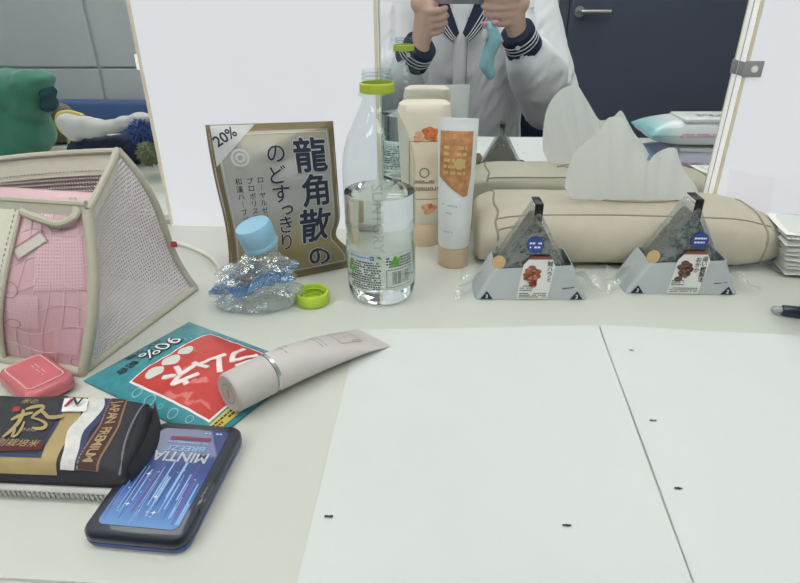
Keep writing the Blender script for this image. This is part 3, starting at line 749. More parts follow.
def tis(u, v):
    k = u * (len(prof_t) - 1); i = min(int(k), len(prof_t) - 2); p = prof_t[i].lerp(prof_t[i + 1], k - i)
    z0 = .056; zt = max(p.z, z0 + .004)
    xb = L(.150, .262, u)
    x = L(xb, p.x, v ** .6); z = L(z0, zt, v)
    f = (z - z0) / .095
    y = L(.618, TY, min(1, f * 1.05)) + (.012 * math.sin(u * 17 + 1.5 * v) + .008 * math.sin(u * 33 + 2 + 2 * v)) * v * (1 - .55 * v)
    return Vector((x, y, z))
tag(mobj('tissue', grid(tis, 90, 30), m_tis), 'white paper tissue pulled up in peaks from the tissue case', 'tissue')

# ---------------------------------------------------------------- cotton pads in a clear pack
ct = Vector((.398, .585, 0))
t = Thing('cotton_pack', 'clear pack of stacked white cotton pads on the desk', 'cotton pads', ct, (0, 0, -.12))
m_cot = mat('cotton', (240, 240, 236), .95, vary=.015, spec=.05, bump=.25, bscale=400)
for k in range(9):
    z0 = .0015 + k * .0053; sh = -.0025 * k * .5 + random.uniform(-.001, .001)
    def pad(u, v, top):
        x = (u - .5) * .084; y = (v - .5) * .062
        e = max(0, 1 - abs(2 * u - 1) ** 6) * max(0, 1 - abs(2 * v - 1) ** 6)
        z = z0 + .0026 + (.0022 if top else -.0022) * e ** .5 + .0008 * math.sin(u * 6 + k) + .0007 * math.sin(v * 5 + k * 2)
        return Vector((x + sh, y, max(.001, z)))
    a = grid(lambda u, v: pad(u, v, True), 14, 12); b = grid(lambda u, v: pad(u, v, False), 14, 12)
    t.add('cotton_pad', join((a[0], a[1]), (b[0], b[1])), m_cot)
def pk(s, th):
    e = abs(s) ** 8
    a, b = .0355 * (1 - .0 * e), .0262
    c, sn = math.cos(th), math.sin(th)
    y = .0345 * math.copysign(abs(c) ** .45, c); z = .0262 + .0256 * math.copysign(abs(sn) ** .45, sn) * (1 - .1 * e)
    x = s * .0475 + .0015 * noise.noise(Vector((s * 3, c * 3, sn * 3)))
    return Vector((x, y + .0008 * noise.noise(Vector((s * 8, c * 2, sn * 2))), max(.0005, z)))
t.add('clear_bag', loft([[pk(-1 + 2 * i / 20, 2 * math.pi * j / 40) for j in range(40)] for i in range(21)]), film('pack_film', (244, 246, 246), .3, .10, 1.3, bump=.6, bscale=80, haze=.12))

# ---------------------------------------------------------------- pen
a = P(771, 309, .0052); b = P(800, 312, .0052); dr_ = (b - a).normalized(); dr_.z = 0
t = Thing('pen', 'dark navy pen with clear rounded end lying on the desk', 'pen', (a.x, a.y, 0), (0, 0, math.atan2(dr_.y, dr_.x)))
ax = Matrix.Translation((0, 0, .0052)) @ Matrix.Rotation(math.pi / 2, 4, 'Y')
m_navy = mat('navy_barrel', (40, 46, 66), .3, vary=.1, coat=.3)
t.add('end_cap', xf(lathe([(.0005, 0), (.0022, .0006), (.0031, .0025), (.0033, .007), (.0030, .009)], 20, True, True), ax), mat('clear_end', (205, 210, 214), .15, trans=.5))
t.add('barrel', xf(lathe([(.0034, .0085), (.0046, .009), (.0050, .011), (.0050, .024), (.0047, .0245), (.0050, .025), (.0050, .110), (.0044, .118), (.0020, .128), (.0006, .131)], 24, True, True), ax), m_navy)
t.add('ring', xf(lathe([(.0052, .0235), (.0053, .0255), (.0052, .0262)], 24, True, True), ax), m_steel)
t.add('clip', join(box((.040, 0, .0122), (.036, .003, .0012), .0004), box((.0235, 0, .0108), (.003, .003, .004), .0004)), m_navy)

# ---------------------------------------------------------------- wet wipe packs (seen in the mirror)
def wipes(loc, rz, label, cols, lidc, zz):
    t = Thing('wet_wipe_pack', label, 'wet wipes', loc, (0, 0, rz), group=None)
    def body(u, v, top):
        x = (u - .5) * .185; y = (v - .5) * .10
        e = max(0, 1 - abs(2 * u - 1) ** 3.2) ** .55 * max(0, 1 - abs(2 * v - 1) ** 4) ** .5
        z = .0205 + (.0195 if top else -.0198) * e + .0016 * noise.noise(Vector((u * 6, v * 4, zz * 90 + (0 if top else 3))))
        return Vector((x, y, max(.0006, z)))
    a = grid(lambda u, v: body(u, v, True), 40, 24); b = grid(lambda u, v: body(u, v, False), 40, 24)
    m = mat('wipe_wrap_' + cols[0], (220, 220, 226), .35, coat=.3); uv_ramp(m, 0, [0., .10, .22, .5, 1.], cols[1])
    sh = (a[0] + b[0], a[1] + [tuple(i + len(a[0]) for i in f) for f in b[1]], a[2] + b[2])
    p = t.add('wrapper', sh, m)
    t.add('flip_lid', join(box((.015, 0.008, .0400), (.115, .066, .006), .0025), box((.015, .036, .0418), (.03, .006, .003), .001)), mat('lid_' + cols[0], lidc, .4))
    t.add('side_print', drape(tiny_rows(-.05, .017, .06, .024, 2, random.Random(4), .7), lambda x, y: Vector((x, .0480 + .0022 * math.sin(math.pi * min(1, y / .04)), y))), mat('pink_print', (222, 168, 194), .5), parent=p)
    return t
wy = .41
wl = RQ(640, 145, wy); wtop = RQ(690, 117, wy)
wx = wl.x + .0925
w1 = wipes(Vector((wx, wy, 0)), .05, 'lilac wet wipe pack under a white one', ['lilac', [(150, 196, 204), (120, 124, 168), (206, 206, 224), (214, 212, 226), (190, 190, 216)]], (214, 216, 216), 1)
w2 = wipes(Vector((wx - .004, wy - .002, .0440)), -.03, 'white wet wipe pack with teal end stacked on a lilac one', ['teal', [(120, 180, 184), (170, 208, 210), (224, 228, 230), (226, 230, 230), (214, 220, 226)]], (216, 220, 218), 2)
w2.add('lid_print', drape(rot2(tiny_rows(-.03, -.008, .03, .008, 2, random.Random(2), .6), 0, (.015, .012)), lambda x, y: Vector((x, y, .0433))), m_ink)

# ---------------------------------------------------------------- ramune candy bag
A_ = P(84, 382); ang = math.atan2(-.454, .891)
e1 = Vector((math.cos(ang), math.sin(ang), 0)); e2 = Vector((-e1.y, e1.x, 0))
RH, RW_ = .136, .102           # height of the pack along e1, width along e2
t = Thing('candy_pack', 'teal and red soda candy pack lying under the hand cream tube', 'candy bag', (A_ + e1 * RH / 2 + e2 * RW_ / 2))
def ram(a, b, lift=0., top=True):
    """a metres along e1, b metres along e2"""
    u, v = a / RH, b / RW_
    e = max(0, 1 - abs(2 * u - 1) ** 3) ** .8 * max(0, 1 - abs(2 * v - 1) ** 3) ** .8
    bl = .0012 * noise.noise(Vector((a * 130, b * 130, 3))) * e
    z = .0014 + (.0105 * e + bl if top else 0) + lift
    q = .003 * math.sin(v * math.pi); qa = a
    return A_ + e1 * qa + e2 * b + Vector((0, 0, z))
m_teal = mat('teal_film', (62, 146, 158), .35, vary=.14, scale=120, coat=.35, bump=.25, bscale=120)
a = grid(lambda u, v: ram(u * RH, v * RW_), 48, 40); b = grid(lambda u, v: ram(u * RH, v * RW_, -.0008, False), 48, 40)
pp = t.addw('pouch', join(a[:2], b[:2]), m_teal)
m_red = mat('red_print', (196, 62, 54), .4, vary=.06, coat=.3); m_rw = mat('white_letter', (238, 226, 224), .4, coat=.3); m_aq = mat('aqua_print', (140, 200, 206), .4)
R2 = lambda x, y, lift=.0006: ram(y, RW_ - x, lift)        # print frame: x reads along -e2, y up along +e1
t.addw('red_panel_edge', drape(poly2([(.012, .041), (.091, .041), (.091, .124), (.012, .124)]), lambda x, y: R2(x, y, .0004), .004), m_white, parent=pp)
t.addw('red_panel', drape(rect2(.0135, .0425, .0895, .1225), lambda x, y: R2(x, y, .0007), .004), m_red, parent=pp)
for i, (ch, x, y) in enumerate((('ラ', .027, .093), ('ム', .048, .084), ('ネ', .069, .073))):
    t.addw('letter_shadow', drape(rot2(text2d(ch, .029, .05), -.42, (x, y)), lambda x, y: R2(x, y, .0010), .004), mat('pink_shadow', (226, 150, 146), .4), parent=pp)
    t.addw('lettering', drape(rot2(text2d(ch, .029, .03), -.42, (x, y)), lambda x, y: R2(x, y, .0014), .004), m_rw, parent=pp)
for x, y, r in ((.076, .052, .0075), (.060, .051, .0075), (.045, .050, .0065)):
    t.addw('tablet_print', drape(disc2(x, y, r, r * .8), lambda x, y: R2(x, y, .0011), .004), mat('tablet_white', (216, 214, 208), .4), parent=pp)
rn = random.Random(11)
for x, y, r in ((.095, .055, .004), (.096, .070, .0045), (.0965, .082, .002), (.097, .095, .004), (.007, .11, .005), (.008, .095, .003), (.0955, .11, .003), (.006, .06, .004), (.03, .036, .003)):
    t.addw('bubble_print', drape(ring2(x, y, r * .8, r), lambda x, y: R2(x, y, .0007), .004), m_aq, parent=pp)
t.addw('lettering', drape(rot2(text2d('90%', .021, .045), 0, (.050, .026)), lambda x, y: R2(x, y, .0006), .004), m_ink, parent=pp)
t.addw('lettering', drape(rot2(text2d('90%', .021, .0), 0, (.050, .026)), lambda x, y: R2(x, y, .0010), .004), m_white, parent=pp)
t.addw('lettering', drape(rot2(text2d('配合', .0085, .04), 0, (.080, .025)), lambda x, y: R2(x, y, .0006), .004), m_ink, parent=pp)
t.addw('lettering', drape(rot2(text2d('ぶどう糖', .0085, .02), 0, (.055, .0125)), lambda x, y: R2(x, y, .0006), .004), m_ink, parent=pp)
t.addw('yellow_strip', drape(rect2(.05, .1255, .100, .133), lambda x, y: R2(x, y, .0006), .004), mat('yellow_print', (214, 196, 96), .4), parent=pp)
t.addw('small_print', drape(tiny_rows(.054, .127, .096, .132, 2, rn, .5), lambda x, y: R2(x, y, .0010), .004), m_ink, parent=pp)

# ---------------------------------------------------------------- hand cream tube
c0 = P(233, 416); c1 = P(373, 339)
ax_ = (c1 - c0); ln = ax_.length; rz = math.atan2(ax_.y, ax_.x)
t = Thing('hand_cream_tube', 'pale pink grey hand cream tube lying across the candy pack', 'cosmetic tube', (c0.x, c0.y, .0045), (0, .031, rz))
m_hc = mat('tube_plastic', (206, 200, 197), .42, vary=.015); m_hcc = mat('tube_cap_plastic', (196, 192, 188), .45, vary=.015); m_silv = mat('silver_ring', (206, 206, 206), .22, .9)
def hring(x, w_, h_, n=36, z0=None, lift=0.):
    zc_ = (h_ + .0006 if z0 is None else z0)
    return [(x, (w_ + lift) * math.cos(2 * math.pi * j / n), zc_ + (h_ + lift) * math.sin(2 * math.pi * j / n)) for j in range(n)]
capR = .0145
t.add('cap', loft([hring(-.001, capR - .0015, capR - .0015, z0=capR + .0006), hring(0, capR - .0004, capR - .0004, z0=capR + .0006), hring(.001, capR, capR), hring(.030, capR + .0003, capR + .0003), hring(.0305, capR - .0006, capR - .0006, z0=capR + .0006)]), m_hcc)
t.add('cap_emblem', xf(drape(join(ring2(0, 0, .0070, .0077), rect2(-.0008, -.004, .0008, .004)), lambda x, y: Vector((-.0013, -x, y + capR + .0006))), Matrix.Identity(4)), mat('cap_print', (160, 156, 152), .5))
t.add('silver_ring', loft([hring(.0306, capR - .0002, capR - .0002, z0=capR + .0006), hring(.031, capR + .0004, capR + .0004, z0=capR + .0008), hring(.0335, capR + .0004, capR + .0004, z0=capR + .0008), hring(.034, capR - .0002, capR - .0002, z0=capR + .0006)]), m_silv)
hs_ = [(.034, .0143, .0143), (.037, .0152, .0147), (.055, .0160, .0138), (.085, .0178, .0106), (.110, .0192, .0066), (.128, .0201, .0026), (.134, .0203, .0013), (ln, .0203, .0011)]
bd = t.add('body', loft([hring(x, a, b) for x, a, b in hs_]), m_hc)
def onhc(x, y, lift=.0005):
    for (x0, a0, b0), (x1, a1, b1) in zip(hs_, hs_[1:]):
        if x0 <= x <= x1: f = (x - x0) / (x1 - x0); a, b = a0 + (a1 - a0) * f, b0 + (b1 - b0) * f; break
    else: a, b = hs_[-1][1:]
    k = max(-.99, min(.99, y / (a + lift)))
    return Vector((x, y, b + .0006 + (b + lift) * math.sqrt(1 - k * k)))
m_pr = mat('taupe_print', (150, 140, 142), .5)
t.add('logo_frame', drape(frame2(.094, -.010, .116, .009, .0007), onhc, .003), m_pr, parent=bd)
t.add('logo_print', drape(join(path2([(.103, -.006), (.1035, .0), (.105, -.002), (.1065, .003), (.1075, -.001), (.109, .002), (.110, -.003), (.112, .001), (.114, -.001), (.117, .003)], .0006), tiny_rows(.104, -.008, .116, -.0065, 1, rn)), onhc, .003), mat('rose_print', (190, 150, 152), .5), parent=bd)
t.add('small_print', drape(join(rot2(tiny_rows(-.011, -.0007, .011, .0007, 1, rn, .7), math.pi / 2, (.076, .002)), rot2(tiny_rows(-.010, -.0006, .010, .0006, 1, rn, .7), math.pi / 2, (.080, .0015)), rot2(tiny_rows(-.008, -.0007, .006, .0007, 1, rn, .7), math.pi / 2, (.046, .003))), onhc, .003), m_pr, parent=bd)
t.add('small_mark', drape(rot2(text2d('P', .006), -math.pi / 2, (.050, .004)), onhc), m_pr, parent=bd)

# ---------------------------------------------------------------- mint tablet case
ml, mr, mtl, mtr = P(84, 541), P(187, 566), P(166, 431), P(243, 443)
mc = (ml + mr + mtl + mtr) / 4
up = ((mtl + mtr) - (ml + mr)).normalized(); mlen = ((mtl + mtr) - (ml + mr)).length / 2; mw = ((mr - ml).length + (mtr - mtl).length) / 2 * .98
rz = math.atan2(up.y, up.x) - math.pi / 2
t = Thing('mint_case', 'flat black mint tablet case with starry blue label', 'mint case', (mc.x, mc.y, 0), (0, 0, rz))
m_case = mat('black_case', (34, 38, 52), .28, vary=.03, coat=.4)
def rrect(hx, hy, r, z, n=8):
    out = []
    for cx, cy, a0 in ((hx - r, hy - r, 0), (-hx + r, hy - r, 90), (-hx + r, -hy + r, 180), (hx - r, -hy + r, 270)):
        for k in range(n + 1):
            th = math.radians(a0 + 90 * k / n); out.append((cx + r * math.cos(th), cy + r * math.sin(th), z))
    return out
hx, hy = mw / 2, mlen / 2
t.add('base_shell', loft([rrect(hx - .0025, hy - .0025, .006, .0004), rrect(hx - .0006, hy - .0006, .008, .0020), rrect(hx, hy, .008, .0045), rrect(hx, hy, .008, .0052)]), mat('blue_shell', (52, 84, 158), .3, trans=.2))
t.add('case', loft([rrect(hx - .0004, hy - .0004, .008, .0052), rrect(hx, hy, .008, .006), rrect(hx, hy, .008, .0095), rrect(hx - .0012, hy - .0012, .007, .0112), rrect(hx - .0030, hy - .0030, .006, .0116)]), m_case)
m_mint = mat('mint_label', (60, 92, 160), .3, coat=.4)
uv_ramp(m_mint, 1, [0., .28, .55, 1.], [(108, 152, 206), (62, 104, 176), (40, 64, 128), (34, 52, 108)])
lhx, lhy = hx - .0065, hy - .0070
rr_ = rrect(lhx, lhy, .004, .0119); 
lbl = t.add('label', (rr_, [tuple(range(len(rr_)))], [((p[0] + lhx) / (2 * lhx), (p[1] + lhy) / (2 * lhy)) for p in rr_]), m_mint, False)
ml_ = lambda x, y, z=.0121: Vector((x, y, z))
m_str = mat('pale_blue_streak', (150, 186, 226), .35); m_pur = mat('violet_streak', (112, 100, 168), .35); m_dkb = mat('deep_blue_streak', (36, 66, 134), .35)
for k in range(46):
    x = rn.uniform(-lhx + .001, lhx - .001); y0 = rn.uniform(-lhy + .001, -lhy * .45); y1 = y0 + rn.uniform(.012, .034); wdt = rn.choice((.0003, .0005, .0009))
    t.add('streak_print', drape(rect2(x, y0, x + wdt, min(y1, lhy * .25)), lambda x, y, k=k: ml_(x, y, .0120 + k * .000004)), (m_str, m_pur, m_dkb, m_str)[k % 4], False, parent=lbl)
for k in range(16):
    x, y, r = rn.uniform(-lhx * .9, lhx * .9), rn.uniform(-lhy * .85, lhy * .1), rn.choice((.0006, .0008, .0018))
    star = [(x + (r if i % 2 == 0 else r * .28) * math.cos(i * math.pi / 4), y + (r if i % 2 == 0 else r * .28) * math.sin(i * math.pi / 4)) for i in range(8)]
    t.add('star_print', drape(poly2(star), lambda x, y: ml_(x, y, .0123)), m_white, False, parent=lbl)
t.add('lettering', drape(rot2(text2d('MINTIA', .0115, .02), math.pi, (0, lhy * .36), (.92, 1.)), ml_), mat('pale_grey_letter', (186, 192, 202), .4), False, parent=lbl)
t.add('lettering', drape(rot2(text2d('BREEZE', .0062, .01), math.pi, (0, lhy * .55), (1.25, 1.)), ml_), m_str, False, parent=lbl)
t.add('small_print', drape(tiny_rows(-.013, lhy * .66, .013, lhy * .70, 1, rn), ml_), m_str, False, parent=lbl)
t.add('red_print', drape(rect2(-.013, lhy * .74, .013, lhy * .82), ml_), mat('wine_strip', (128, 52, 80), .4), False, parent=lbl)
t.add('small_print', drape(tiny_rows(lhx * .3, lhy * .90, lhx * .8, lhy * .96, 1, rn), ml_), m_str, False, parent=lbl)
t.add('lid_slider', box((hx - .0022, -hy * .30, .0108), (.0046, .020, .0022), .0008), m_case)

# ---------------------------------------------------------------- pouch printed like a rice bag
ZP = .024
pl0 = P(0, 491).y - .002; pl1 = P(60, 404, .014).y
xr0 = P(118, 488).x; xr1 = P(148, 400, .014).x
t = Thing('zip_pouch', 'flat zipped pouch printed like a black and gold rice bag', 'pouch', (-.27, (pl0 + pl1) / 2, 0))
XW0 = -.395
def rice(a, b, lift=0., top=True):
    """a: 0..1 left to right, b: 0..1 near to far"""
    xr = L(xr0 + .012, xr1 + .008, b) + .004 * math.sin(b * math.pi)
    x = L(XW0, xr, a); y = L(pl0, pl1, b)
    e = max(0, 1 - abs(2 * b - 1) ** 7) ** .4 * max(0, 1 - max(0, abs(2 * a - 1) - .0) ** 14) ** .4
    z = .012 + (.0115 * e if top else -.0115 * e) + .0012 * e * noise.noise(Vector((a * 9, b * 5, 1))) * (1 if top else 0)
    if top: z += .004 * e * math.sin(math.pi * min(1, max(0, (a - .55) / .45))) * (1 - b * .4)
    return Vector((x, y, max(.0006, z + (lift if top else -lift))))
a = grid(lambda u, v: rice(u, v), 80, 30); b = grid(lambda u, v: rice(u, v, 0, False), 80, 30)
m_rb = mat('charcoal_fabric', (54, 55, 62), .7, vary=.06, scale=200, bump=.2, bscale=900)
pp = t.addw('body', join(a[:2], b[:2]), m_rb)
XA = lambda px, py: 0
def ax_at(px, py):      # fraction along the pouch for a photo pixel on its top
    q = P(px, py, ZP); bb = (q.y - pl0) / (pl1 - pl0); xr = L(xr0 + .012, xr1 + .008, bb); return (q.x - XW0) / (xr - XW0), bb
def strip(px0, px1, mt, nm, b0=.02, b1=.985, lift=.0005, wavy=0.):
    """a printed band between two photo columns, each given as (x at far edge, x at near edge)"""
    f0, n0 = ax_at(px0[0], 402)[0], ax_at(px0[1], 462)[0]; f1, n1 = ax_at(px1[0], 402)[0], ax_at(px1[1], 462)[0]
    f0, n0 = max(f0, .03), max(n0, .03)
    def fn(u, v):
        b = L(b0, b1, v); k = min(1., max(0., b)); aa = L(L(n0, f0, k), L(n1, f1, k), u)
        aa += wavy * math.sin(b * 9 + 1) * .012
        return rice(aa, b, lift)
    g = grid(fn, 60, 30); return t.addw(nm, g, mt, parent=pp)
m_gold2 = mat('kraft_gold', (176, 156, 108), .5, vary=.08); m_pw = mat('crinkled_white', (216, 216, 212), .55, vary=.1, scale=180, bump=.6, bscale=220); m_nvy = mat('navy_print', (58, 66, 100), .55); m_blk = mat('panel_black', (50, 51, 58), .55)
strip((-300, -300), (84, 56), m_gold2, 'gold_print', .003, .99, .0004)
strip((-300, -300), (64, 40), m_nvy, 'navy_print', .07, .94, .0009)
strip((-300, -300), (60, 36), m_blk, 'black_panel_print', .10, .91, .0014)
t.addw('gold_print', grid(lambda u, v: rice(L(.03, ax_at(56, 462)[0], u), L(.003, .10, v), .0005, False), 40, 8), m_gold2, parent=pp)
strip((84, 56), (101, 70), m_pw, 'white_paper_print', .015, .99, .0006, 1.)
strip((100, 69), (108, 76), m_nvy, 'navy_stripe', .015, .99, .0005, 1.)
strip((108, 76), (125, 98), mat('bronze_edge', (150, 124, 92), .5), 'bronze_border', .02, .99, .0005)
strip((109.5, 78), (123.5, 96), mat('oxblood_band', (74, 50, 46), .55), 'name_band', .02, .99, .0009)
def onr(px, py, lift=.0012):
    aa, bb = ax_at(px, py); return rice(min(.995, aa), min(.99, max(.01, bb)), lift)
c_f, c_n = Vector((116.5, 402, 0)), Vector((87, 462, 0))
word = 'JAPAN PREMIUM'
def pixmap(p0, ux, uy, lift):      # letters laid out on the photo's view of the pouch top, then set down on the pouch itself
    return lambda x, y: onr(p0.x + ux.x * x + uy.x * y, p0.y + ux.y * x + uy.y * y, lift)
for i, ch in enumerate(word):
    if ch == ' ': continue
    k = (i + .5) / len(word); p0 = c_f.lerp(c_n, k)
    aa, bb = ax_at(p0.x, p0.y)
    d0 = (rice(aa, bb) - rice(*ax_at(*(c_f.lerp(c_n, k - .02)).xy[:]))).normalized()
    nx = Vector((-d0.y, d0.x, 0)); ctr = rice(aa, bb, .0013)
    t.addw('lettering', drape(text2d(ch, .0085, .02), lambda x, y: ctr + d0 * x * .95 + nx * y * 1.0), mat('bronze_letter', (178, 150, 112), .45), parent=pp)
# brush-written character in gold and the small marks
K = 4.856
for st, wd in (([(118, 262), (150, 252), (185, 247), (205, 252), (190, 268), (160, 288), (140, 302)], [10, 17, 18, 16, 14, 12, 8]),
               ([(150, 290), (185, 272), (205, 282), (222, 300), (255, 302), (292, 297)], [8, 14, 18, 20, 20, 14]),
               ([(140, 302), (175, 312), (205, 330), (212, 348), (196, 362), (168, 362), (146, 356)], [8, 12, 16, 18, 18, 15, 8]),
               ([(108, 262), (92, 300), (62, 340), (30, 372), (4, 392)], [14, 20, 20, 18, 10]),
               ([(42, 306), (80, 292), (120, 284), (150, 278)], [10, 16, 15, 8]),
               ([(58, 330), (60, 362), (52, 390), (74, 386), (96, 352), (106, 318)], [12, 16, 14, 14, 14, 10])):
    c_ = catmull([(x, y, 0) for x, y in st], 4); ww = [L(wd[min(int(q / 4), len(wd) - 1)], wd[min(int(q / 4) + 1, len(wd) - 1)], (q % 4) / 4) * .95 for q in range(len(c_))]
    t.addw('brush_stroke', drape(path2(c_, ww), lambda x, y: onr(x / K, 360 + y / K, .0022)), m_gold2, parent=pp)
def patch(px0, py0, px1, py1, mt, nm, lift=.0019): 
    return t.addw(nm, drape(rect2(px0, py0, px1, py1), lambda x, y: onr(x - (y - py1) * 0 - (y - py0) * .35, y, lift), 4), mt, parent=pp)
patch(64, 403, 88, 417, m_white, 'logo_patch')
def flatletter(s, px, py, size, mt, lift=.0040, sc=(1, 1), a=0.):
    c = onr(px, py, lift); t.addw('lettering', drape(rot2(text2d(s, size, .02 if s.isascii() else 0.), a, (0, 0), sc), lambda x, y: c + Vector((x, y, 0))), mt, parent=pp)
t.addw('logo_mark', drape(join(rect2(-.0085, -.004, -.0065, .004)), lambda x, y: onr(74, 409, .0025) + Vector((x + .003, y, 0))), mat('logo_red', (190, 40, 52), .5), parent=pp)
flatletter('N', 75, 409, .0105, m_ink2)
patch(12, 410, 19, 415, mat('seal_red', (176, 60, 54), .5), 'seal_print')
flatletter('米の', 30, 407, .0055, m_gold2)
flatletter('きわみ', 29, 438, .0035, m_gold2)
patch(-20, 447, 44, 455, mat('maroon_band', (98, 48, 46), .55), 'maroon_band')
flatletter('特別栽培米', 14, 451, .0065, m_gold2, .0045)
# zip along the near edge and the folded, open end
m_zip = mat('zip_tape', (196, 196, 194), .6, vary=.06); 
zp = t.addw('zip_tape', tube([(L(XW0 + .004, xr0 + .004, k / 20), pl0 - .0008, .0052) for k in range(21)], .0034, 8), m_zip)
t.addw('zip_teeth', join(*[box((L(XW0 + .004, xr0 + .002, k / 70), pl0 - .0044, .0056), (.0011, .0012, .0035)) for k in range(71)]), m_steel, False, parent=zp)
rim = [rice(.985, .02, .001), rice(.965, .3, .001), rice(.96, .6, .0012), rice(.975, .9, .001), rice(.985, .99, 0)]
t.addw('edge_piping', tube(catmull(rim, 6), .0008, 6), mat('grey_piping', (120, 122, 128), .6))
def gus(u, v):
    p = rice(1., L(.03, .97, v)); return Vector((p.x + .005 * math.sin(math.pi * u) * math.sin(math.pi * v) + .002, p.y, L(.002, .0225, u) - .004 * math.sin(u * 3)))
t.addw('end_gusset', grid(gus, 8, 20), m_rb)

# ---------------------------------------------------------------- small red-pink case
pc = (P(10, 387) + P(50, 368) + P(75, 394) + P(24, 404)) / 4
rz = math.radians(-34)
t = Thing('pink_case', 'small translucent red pink plastic case beside the mesh pouch', 'case', (pc.x, pc.y, 0), (0, 0, rz))
m_pk = mat('pink_plastic', (222, 124, 132), .25, vary=.06, coat=.5, trans=.15, ior=1.3); m_pk2 = mat('pink_edge', (238, 184, 186), .3, coat=.4)
hx, hy = .0265, .0180
t.add('base', loft([rrect(hx - .004, hy - .004, .006, .0005), rrect(hx, hy, .008, .004), rrect(hx, hy, .008, .0075)]), m_pk)
t.add('lid', loft([rrect(hx, hy, .008, .0078), rrect(hx, hy, .008, .0105), rrect(hx - .0018, hy - .0018, .007, .0135), rrect(hx - .006, hy - .006, .004, .0150), rrect(hx - .0068, hy - .0068, .004, .0146)]), m_pk)
t.add('lid_ridge', tube([Vector(p) for p in rrect(hx - .0052, hy - .0052, .004, .0150)], .0006, 6, True), m_pk2)
t.add('lid_print', drape(tiny_rows(-.010, .001, .010, .006, 2, rn, .3), lambda x, y: Vector((x, y, .0150))), m_pk2)

# ---------------------------------------------------------------- pink mesh toiletry pouch
m_pv = mat('pink_vinyl', (214, 176, 184), .38, vary=.05, scale=25, coat=.25)
m_pnet = mesh_net('pink_net', (226, 178, 190), .50, (46, 46)); m_wnet = mesh_net('white_net', (226, 220, 222), .50, (52, 46)); m_bnet = mesh_net('back_net', (214, 190, 198), .42, (64, 34))
m_pip = mat('cream_piping', (190, 187, 170), .6, vary=.03); m_crm = mat('cream_canvas', (216, 213, 198), .7, vary=.03, bump=.15, bscale=900); m_st2 = mat('stitching', (176, 172, 158), .7)
FBR, FBL = P(84, 374) + Vector((0, 0, .002)), Vector((-.405, .385, .002))
FTR, FTL = Q(88, 210, .400), Q(24, 204, .402)
FTL2 = Vector((FTL.x - .080, .408, FTL.z))
BBR, BBL = P(196, 290) + Vector((0, 0, .002)), Vector((-.405, .535, .002))
BTR, BTL = Q(117, 150, .478), Q(-60, 168, .470)
base = (FBR + FBL + BBR + BBL) / 4; base.z = 0
t = Thing('mesh_pouch', 'open pink and white mesh toiletry pouch with cream piping', 'pouch', base)
def bil(a, b, c, d, u, v): return (a * (1 - u) + b * u) * (1 - v) + (d * (1 - u) + c * u) * v
def front(u, v, lift=0.):
    p = bil(FBL, FBR, FTR, FTL2, u, v); bul = math.sin(math.pi * u) * math.sin(math.pi * v)
    p += Vector((.010 * math.sin(math.pi * v) * u, -.014 * bul - .006 * math.sin(math.pi * v) - lift, 0)); p.z -= .004 * (u ** 6) * (1 - v) * 0
    return p
fp = t.addw('front_panel', grid(front, 40, 40), m_pv)
# the strip of canvas on the side nearest the frame edge, divided from the pink vinyl by piping
def uat(px, py):     # fraction across the front panel for a photo pixel
    v = (374 - py) / (374 - 207); best = min((abs(((RC.transposed() @ (front(k / 200, v) - Vector((0, 0, CAM_H)))).x / -(RC.transposed() @ (front(k / 200, v) - Vector((0, 0, CAM_H)))).z) * FPX + 400 - px), k) for k in range(201))
    return best[1] / 200
u_top, u_bot = uat(23, 208), max(.02, uat(0, 345))
def sidecv(u, v): return front(L(-.02, L(u_bot, u_top, v), u), L(.01, .995, v), .0012)
t.addw('canvas_side', grid(sidecv, 10, 24), m_crm)
t.addw('side_piping', tube([front(L(u_bot, u_top, k / 24), k / 24, .002) for k in range(25)], .0016, 8), m_pip)
t.addw('stitching', join(*[tube([front(L(u_bot, u_top, (k + .1) / 34) - .035, (k + .1) / 34, .0022), front(L(u_bot, u_top, (k + .6) / 34) - .035, (k + .6) / 34, .0022)], .0004, 5) for k in range(1, 34)]), m_st2)
# open-weave window and grid lines printed on the vinyl
for i, (u0, v0, u1, v1) in enumerate(((.70, .55, .95, .86), (.55, .30, .72, .52), (.80, .12, .95, .30))):
    t.addw('net_window', grid(lambda u, v: front(L(u0, u1, u), L(v0, v1, v), .0010), 12, 12), mesh_net('net_window', (232, 196, 206), .5, (16, 16)), parent=fp)
gl = []
for k in range(1, 7):
    v = k / 7; gl.append(tube([front(L(L(u_bot, u_top, v), .98, q / 14), v + .03 * math.sin(q * .5 + k), .0006) for q in range(15)], .00028, 4))
for k in range(1, 6):
    gl.append(tube([front(L(L(u_bot, u_top, q / 14), 1., k / 6) + .012 * math.sin(q * .6 + k), q / 14 * .98, .0006) for q in range(15)], .00028, 4))
t.addw('grid_print', join(*gl), mat('pale_pink_line', (232, 204, 210), .5), parent=fp)
def doodle(u, v, sh, mt, nm='doodle_print'):
    t.addw(nm, drape(sh, lambda x, y: front(u + x / .13, v + y / .13, .0016)), mt, parent=fp)
m_dood = mat('grey_line', (150, 128, 136), .5)
ub = (u_bot + u_top) / 2
doodle(L(ub, 1, .30), .80, rot2(frame2(-.013, -.005, .013, .005, .0008), .6), m_dood)
doodle(L(ub, 1, .30), .80, rot2(rect2(-.011, -.0035, .011, .0035), .6), mat('mint_print', (206, 200, 192), .5))
doodle(L(ub, 1, .10), .33, ring2(0, 0, .0055, .0062, 20, .7), m_dood); doodle(L(ub, 1, .08), .55, ring2(0, 0, .0058, .0065, 20), m_dood)
doodle(L(ub, 1, .90), .07, ring2(0, 0, .0050, .0056, 20, .6), m_dood); doodle(L(ub, 1, .60), .90, ring2(0, 0, .0045, .0052, 18, .6), m_dood)
